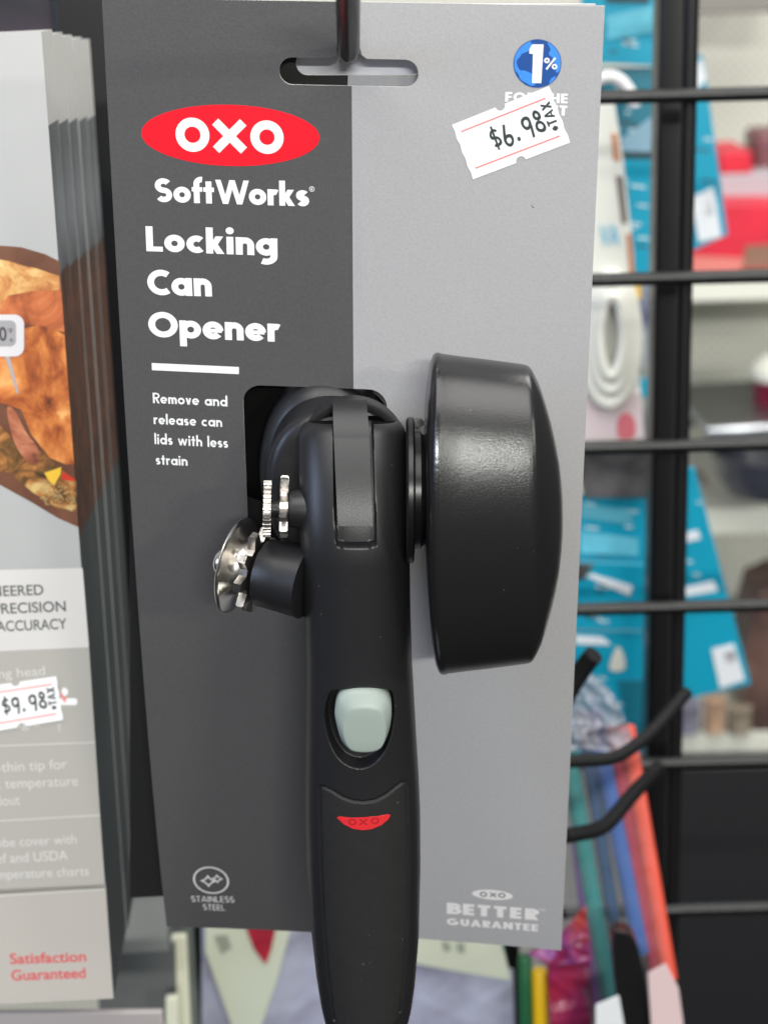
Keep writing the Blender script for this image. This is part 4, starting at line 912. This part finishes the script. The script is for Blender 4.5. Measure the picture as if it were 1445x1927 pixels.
write('blue_print', sq, [('VA', (1128, 462), (1166, 460), 40, dict(W=.22, gap=.08)), ('oz', (1143, 483), (1162, 482), 14, dict(font=1))] if False else [('VA', (1128, 462), (1166, 460), 40, dict(font=1, bold=.02))], mat('pale blue print', (.20, .52, .70), .5), sc1, h=1.2)
for i, (rx, ry, dy) in enumerate(((46, 118, 0), (34, 96, -6), (23, 74, -12))):
    c = sq.uv(1147, 640+dy, 4); ex = sq.uv(1147+rx, 640+dy, 4)[0]-c[0]; ey = sq.uv(1147, 640+dy+ry, 4)[1]-c[1]
    ps = [sq.pt(c[0]+ex*math.cos(t), c[1]+ey*math.sin(t), 4+3*i) for t in np.linspace(0, 2*math.pi, 41)]
    o = tube('measuring_spoon', ps, 4.2-.5*i, mat('translucent white plastic', (.76, .76, .70), .25), None, n=12, caps=False)
    tag(o, ['largest white measuring spoon rim, outermost of the nest', 'middle white measuring spoon rim of the nest', 'smallest white measuring spoon rim, innermost of the nest'][i], 'measuring spoon', 'nested measuring spoons')
# blue and yellow bits by the post
hangcard('blue_pack', [(1196, 540), (1246, 536), (1246, 690), (1208, 690)], 1050, mat('navy and grey print', (.05, .06, .18), .4, col2=(.33, .36, .38), vscale=28), 'navy and grey pack strip beside the measuring spoons', 'pack', parts=[('yellow_patch', [(1190, 536), (1204, 536), (1206, 562), (1194, 564)], mat('yellow print', rgb(236, 190, 60), .4), 0), ('teal_patch', [(1196, 712), (1226, 712), (1226, 745), (1198, 745)], M_teal, 0)])
hangcard('grey_pack', [(1194, 690), (1250, 690), (1250, 850), (1200, 850)], 1060, mat('grey green print', (.34, .36, .32), .5, col2=(.1, .12, .14), vscale=25), 'grey green pack strip beside the pink panel of the spoon card', 'pack', parts=[('teal_patch', [(1197, 712), (1226, 712), (1227, 748), (1198, 748)], M_teal, 0)])
# black tool and lower teal packs
hangcard('black_tool_pack', [(1085, 862), (1130, 846), (1246, 846), (1246, 936), (1100, 938)], 980, mat('black tool print', (.020, .018, .020), .5, col2=(.10, .095, .10), vscale=45), 'black and grey tool pack under the spoon card', 'pack', th=12)
hangcard('teal_pack', [(1060, 930), (1246, 936), (1246, 1062), (1050, 1052)], 1000, M_teal, 'teal pack with pale film folds beneath the black tool pack', 'pack', parts=[('pale_film', [(1094, 948), (1190, 962), (1190, 988), (1094, 975)], M_tealp, 0), ('pale_film', [(1092, 1000), (1200, 1014), (1200, 1046), (1092, 1042)], M_tealp, 0)])
hangcard('teal_pack', [(1050, 1056), (1246, 1064), (1246, 1186), (1040, 1184)], 990, M_teal, 'teal pack with one slanted white stripe', 'pack', parts=[('white_stripe', [(1106, 1086), (1112, 1080), (1190, 1104), (1184, 1122)], M_lab, 0), ('dark_corner', [(1078, 1060), (1118, 1062), (1096, 1094), (1078, 1090)], mat('black tool print', (.02, .018, .02), .5), 0)])
hangcard('teal_pack', [(1040, 1188), (1246, 1188), (1246, 1420), (1030, 1420)], 1010, M_teal, 'lowest teal pack, behind the bag of straws', 'pack', parts=[('white_stripe', [(1082, 1196), (1134, 1200), (1150, 1214), (1082, 1212)], M_lab, 0), ('cream_drop', smoothpoly([(1162, 1218), (1174, 1236), (1174, 1260), (1148, 1262), (1150, 1240)]).tolist(), M_lip, 0), ('dark_patch', [(1160, 1280), (1240, 1280), (1240, 1400), (1190, 1400)], mat('deep teal card', (.006, .15, .22), .4), .2)])

# hooks at the right
def hk(name, pts, d, r, label):
    o = tube(name, bend([P(x, y, dd) for x, y, dd in pts], 8), r, mat('matt black hook', (.006, .006, .007), .6, spec=.25), None, n=16); tag(o, label, 'hook', 'black peg hooks at the right')
hk('peg_hook', [(1060, 1318, 770), (1094, 1258, 765), (1117, 1232, 760)], 0, 4.0, 'short black hook tip sticking out from the card edge')
hk('peg_hook', [(1291, 1303, 790), (1225, 1380, 770), (1160, 1428, 755), (1050, 1434, 745)], 0, 2.7, 'upper black hook running from the wire grid to behind the card')
hk('peg_hook', [(1238, 1444, 800), (1190, 1494, 780), (1136, 1560, 762), (1060, 1574, 750)], 0, 3.1, 'lower black hook crossing the bag of straws')

# bag of straws
bq = vplane(1180, 1600, 850)
straws = [((1083, 1560), (1132, 1960), rgb(112, 62, 150), 'purple straw at the left of the bag', 12), ((1060, 1370), (1160, 1960), rgb(24, 128, 128), 'teal green straw in the bag', 17), ((1094, 1340), (1188, 1960), rgb(20, 70, 110), 'dark blue straw in the bag', 13), ((1116, 1340), (1206, 1790), rgb(52, 98, 172), 'bright blue straw in the bag', 16), ((1150, 1370), (1236, 1850), rgb(170, 46, 68), 'crimson straw next to the orange one', 14), ((1178, 1370), (1258, 1840), rgb(238, 92, 70), 'orange straw at the right of the bag', 16)]
for i, (p0, p1, c, lab, rp_) in enumerate(straws):
    a = bq.at(*p0, h=2*(i % 2)); b = bq.at(*p1, h=2*(i % 2)); pr = [a*(1-t)+b*t for t in np.linspace(0, 1, 12)]
    o = tube('drinking_straw', pr, rp_*850/F, mat('straw plastic %d' % i, c, .35, var=.08, vscale=20), None, n=24); tag(o, lab, 'straw', 'colourful straws in a clear bag')
def crumple(name, surf, pts, amp, m, parent=None, h=0, n=26, seed=1, sc=14.):
    """wrinkled film sheet over a polygon with small folds and a thickness"""
    r = np.random.default_rng(seed); uv = np.array(pxpoly(surf, pts, h)); lo, hi = uv.min(0), uv.max(0); K = 9
    an = r.uniform(0, math.pi, K); fr_ = 2*math.pi/sc*r.uniform(.35, 1.3, K); ph = r.uniform(0, 6, (K, 3))
    vs = [tuple(q) for q in uv]; v2, f = fill2d([vs], grid=max((hi-lo))/(n*1.6))
    def zz(x, y):
        x, y = x+sc*.35*math.sin(y/sc*2.1+ph[0, 1])+sc*.2*math.sin(y/sc*5+ph[1, 1]), y+sc*.35*math.sin(x/sc*1.7+ph[2, 1]); z = 0
        for i in range(K): z += (1-abs(math.sin((x*math.cos(an[i])+y*math.sin(an[i]))*fr_[i]*.5+ph[i, 0])))**2/(1+.25*i)
        return amp*.55*z
    return mk(name, [surf.pt(x, y, h+zz(x, y)) for x, y in v2], f, m, parent, angle=180)
M_film = mat('clear bag film', (.62, .62, .68), .18, spec=.6, trans=.90)
M_cloudy = mat('cloudy bag film', (.24, .23, .28), .22, spec=.6, trans=.35, col2=(.50, .50, .58), vscale=60)
bagq = vplane(1160, 1500, 835)
o = crumple('straw_bag', bagq, [(1040, 1300), (1110, 1262), (1160, 1310), (1196, 1392), (1262, 1820), (1270, 1990), (1120, 1990), (1040, 1600)], 4, M_film, None, seed=3); tag(o, 'clear plastic bag wrapped round the colourful straws', 'bag')
o = crumple('bag_neck', bagq, [(1030, 1290), (1100, 1255), (1150, 1300), (1192, 1390), (1150, 1408), (1090, 1400), (1030, 1420)], 5, M_cloudy, None, h=2.5, seed=5, sc=10); tag(o, 'gathered cloudy neck of the straw bag under the hook tip', 'bag neck')
q = vplane(1190, 1850, 815); o = prism('black_clip', q, smoothpoly([(1152, 1765), (1172, 1754), (1196, 1772), (1214, 1850), (1232, 1990), (1180, 1990), (1160, 1880)]), 9, M_gloss, None, bevel=2.5, seg=3); tag(o, 'glossy black clip lying across the straws at the bottom', 'clip')
q = vplane(1150, 1900, 810); o = prism('white_tag', q, [(1120, 1892), (1164, 1874), (1184, 1990), (1120, 1990)], 1, M_lab, None, bevel=.3); tag(o, 'white tag left of the black clip', 'tag')
q = vplane(1240, 1880, 812); o = prism('pink_tag', q, [(1218, 1832), (1252, 1814), (1276, 1860), (1294, 1990), (1228, 1990)], 1, mat('pale pink tag', (.66, .50, .52), .5), None, bevel=.3); tag(o, 'pale pink tag right of the black clip', 'tag')
# red, yellow, green bag below the card
q = vplane(1010, 1850, 860); root = thing('sweet_bag', q.at(1040, 1990), 'crimson plastic pouch below the lower right corner of the card', 'pouch')
crumple('pouch_film', q, [(1026, 1770), (1070, 1740), (1108, 1790), (1116, 1990), (1036, 1990)], 3.2, mat('crimson film', (.33, .018, .055), .3, col2=(.20, .022, .10), vscale=40), root, seed=8, sc=16)
crumple('pouch_collar', q, [(990, 1786), (1040, 1770), (1100, 1700), (1112, 1800), (1030, 1812)], 3, mat('mixed film', (.40, .05, .04), .3, col2=(.16, .05, .30), vscale=60), root, h=1.5, seed=9, sc=10)
for (x0, x1, y0, c, lab, cat) in ((1000, 1030, 1826, rgb(232, 186, 20), 'yellow stick between the green one and the crimson pouch', 'stick'), (974, 1000, 1800, rgb(28, 92, 56), 'green stick beside the black grid wire', 'stick')):
    qq = vplane((x0+x1)/2, 1900, 875); o = tube('plastic_stick', [qq.at((x0+x1)/2, y0), qq.at((x0+x1)/2, y0+3), qq.at((x0+x1)/2+4, 2000)], [(x1-x0)/2*875/F*.85, (x1-x0)/2*875/F, (x1-x0)/2*875/F], mat('stick %d' % x0, c, .4), None, n=20); tag(o, lab, cat)
hangcard('teal_pack', [(900, 1740), (964, 1740), (966, 1880), (930, 1880)], 900, mat('deep teal card', (.006, .15, .22), .4), 'dark teal pack corner peeping out under the card', 'pack')
# bags below the card, both sides of the handle
M_pg = mat('pale green white card', (.50, .53, .43), .5, var=.05, vscale=12)
def printbag(pts_card, pts_bag, label, seed, extra=None, d=880):
    c = np.mean(pts_card, 0); q = vplane(*c, d); root = thing('bagged_item', q.at(c[0], 1990), label, 'bagged goods')
    prism('header_card', q, pts_card, 1.5, M_pg, root, h=7.5, bevel=.3)
    crumple('bag_film', q, pts_bag, 2.2, mat('mauve blue contents', (.24, .235, .32), .36, col2=(.40, .42, .54), vscale=26), root, seed=seed, sc=34); return root, q
r_, q = printbag([(770, 1720), (930, 1720), (962, 1846), (800, 1818), (770, 1812)], [(740, 1790), (965, 1820), (970, 2000), (740, 2000)], 'crinkly mauve bag with a pale green header, right of the handle', 11)
prism('smudged_print', q, [(832, 1772), (846, 1774), (848, 1790), (836, 1790)], .5, mat('faded grey print', (.24, .26, .22), .6), r_, h=8.3, bevel=.1); prism('smudged_print', q, [(858, 1774), (874, 1776), (874, 1794), (862, 1792)], .5, mat('faded grey print', (.24, .26, .22), .6), r_, h=8.3, bevel=.1)
r_, q = printbag([(386, 1700), (560, 1700), (520, 1850), (474, 1985), (446, 1960), (386, 1790)], [(380, 1700), (640, 1700), (640, 2000), (380, 2000)], 'crinkly mauve bag with a pale green fold, left of the handle', 17)
prism('red_corner', q, [(446, 1700), (530, 1700), (510, 1790), (500, 1816), (478, 1786)], 1, mat('deep red print', (.30, .012, .03), .45, var=.4, vscale=50), r_, h=8.6, bevel=.2)
prism('smudged_print', q, [(404, 1762), (428, 1760), (436, 1784), (418, 1796)], .5, mat('faded grey print', (.24, .26, .22), .6), r_, h=8.3, bevel=.1)
for i, (pts, lab) in enumerate((([(322, 1764), (350, 1762), (362, 1985), (330, 1985)], 'pale cream strip left of the black grid wire, the taller one'), ([(312, 1880), (334, 1878), (340, 1990), (312, 1990)], 'short pale cream strip at the bottom edge'))):
    qq = vplane(335, 1850, 860-25*i); o = prism('cream_strip', qq, pts, 4, mat('cream strip', (.66, .66, .52), .5), None, bevel=.6); tag(o, lab, 'strip')
hangcard('grey_pack', [(300, 1700), (392, 1690), (396, 1990), (300, 1990)], 905, mat('grey green pack', (.13, .14, .11), .5, col2=(.30, .32, .27), vscale=16), 'grey green pack behind the cream strips', 'pack')
# dark goods at the upper left corner
hangcard('dark_pack', [(-60, -60), (240, -60), (240, 140), (-60, 140)], 900, mat('dark mixed print', (.008, .008, .014), .5, col2=(.05, .03, .05), vscale=24), 'dark packs peeping over the thermometer stack', 'pack', th=20)

# small print on the far packs and a little more stock
M_prt = mat('pale print', (.55, .66, .70), .5); M_dprt = mat('dark print', (.03, .06, .08), .5)
for o in [x for x in COL.objects if x.parent is None and x.name.startswith(('teal_card', 'teal_pack'))]:
    fr_ = next(c for c in o.children if c.name.startswith('card_front')); vs = [np.array(v.co)+np.array(o.location) for v in fr_.data.vertices]
    half = len(vs)//2; c3 = [RW.T @ ((v-CAMPOS)*1000) for v in vs[:half]]; px = np.array([(F*q[0]/q[2]+CX, F*q[1]/q[2]+CY) for q in c3]); d = np.mean([q[2] for q in c3]); c = px.mean(0); lo, hi = px.min(0), px.max(0)
    q = vplane(c[0], c[1], d); rows = []; drows = []
    for i in range(9):
        x = random.uniform(lo[0]+.25*(hi[0]-lo[0]), hi[0]-.35*(hi[0]-lo[0])); y = random.uniform(lo[1]+.12*(hi[1]-lo[1]), hi[1]-.15*(hi[1]-lo[1])); L = random.uniform(10, 30)
        pts = [(x, y), (x+L, y+L*.12), (x+L, y+L*.12+4), (x, y+4)]
        if all(inside(px, *p_) for p_ in pts): (rows if i % 3 else drows).append(pxpoly(q, pts, 1.0))
    for r_ in rows: lay('small_print', q, [r_], .55, M_prt, o)
    for r_ in drows: lay('small_print', q, [r_], .6, M_dprt, o)
for (x0, x1, y0, y1, d, c, lab) in ((1300, 1322, 452, 522, 1690, (.55, .52, .46), 'narrow cream carton standing behind the red carton'),
        (1296, 1330, 905, 957, 1720, (.30, .26, .22), 'small brown box on the middle shelf next to the large teal card'),):
    q = vplane(x0, y1, d); o = prism('small_box', q, [(x0, y0), (x1, y0-2), (x1, y1), (x0, y1)], 40, mat('box %d' % x0, c, .5, var=.3, vscale=30), None, bevel=1.5); tag(o, lab, 'box')

GROUPS = {'product_card': 'cards hanging one behind the other on the hook', 'can_opener': 'can openers on the hook', 'rack_post': 'black posts behind the grid', 'teal_pack': 'teal packs stacked beside the post', 'teal_card': 'slanted teal cards right of the post', 'shelf': 'cream shelves of the far wall', 'tub': 'small tubs on the lowest shelf', 'bagged_item': 'bags hanging below the card', 'plastic_stick': 'coloured sticks below the card', 'cream_strip': 'cream strips at the bottom left', 'card_end': 'grey card ends at the lower left', 'grey_pack': 'grey green packs', 'small_box': 'small boxes on the far shelves'}
for o in COL.objects:
    st = o.name.split('.')[0]
    if o.parent is None and st in GROUPS and 'group' not in o: o['group'] = GROUPS[st]
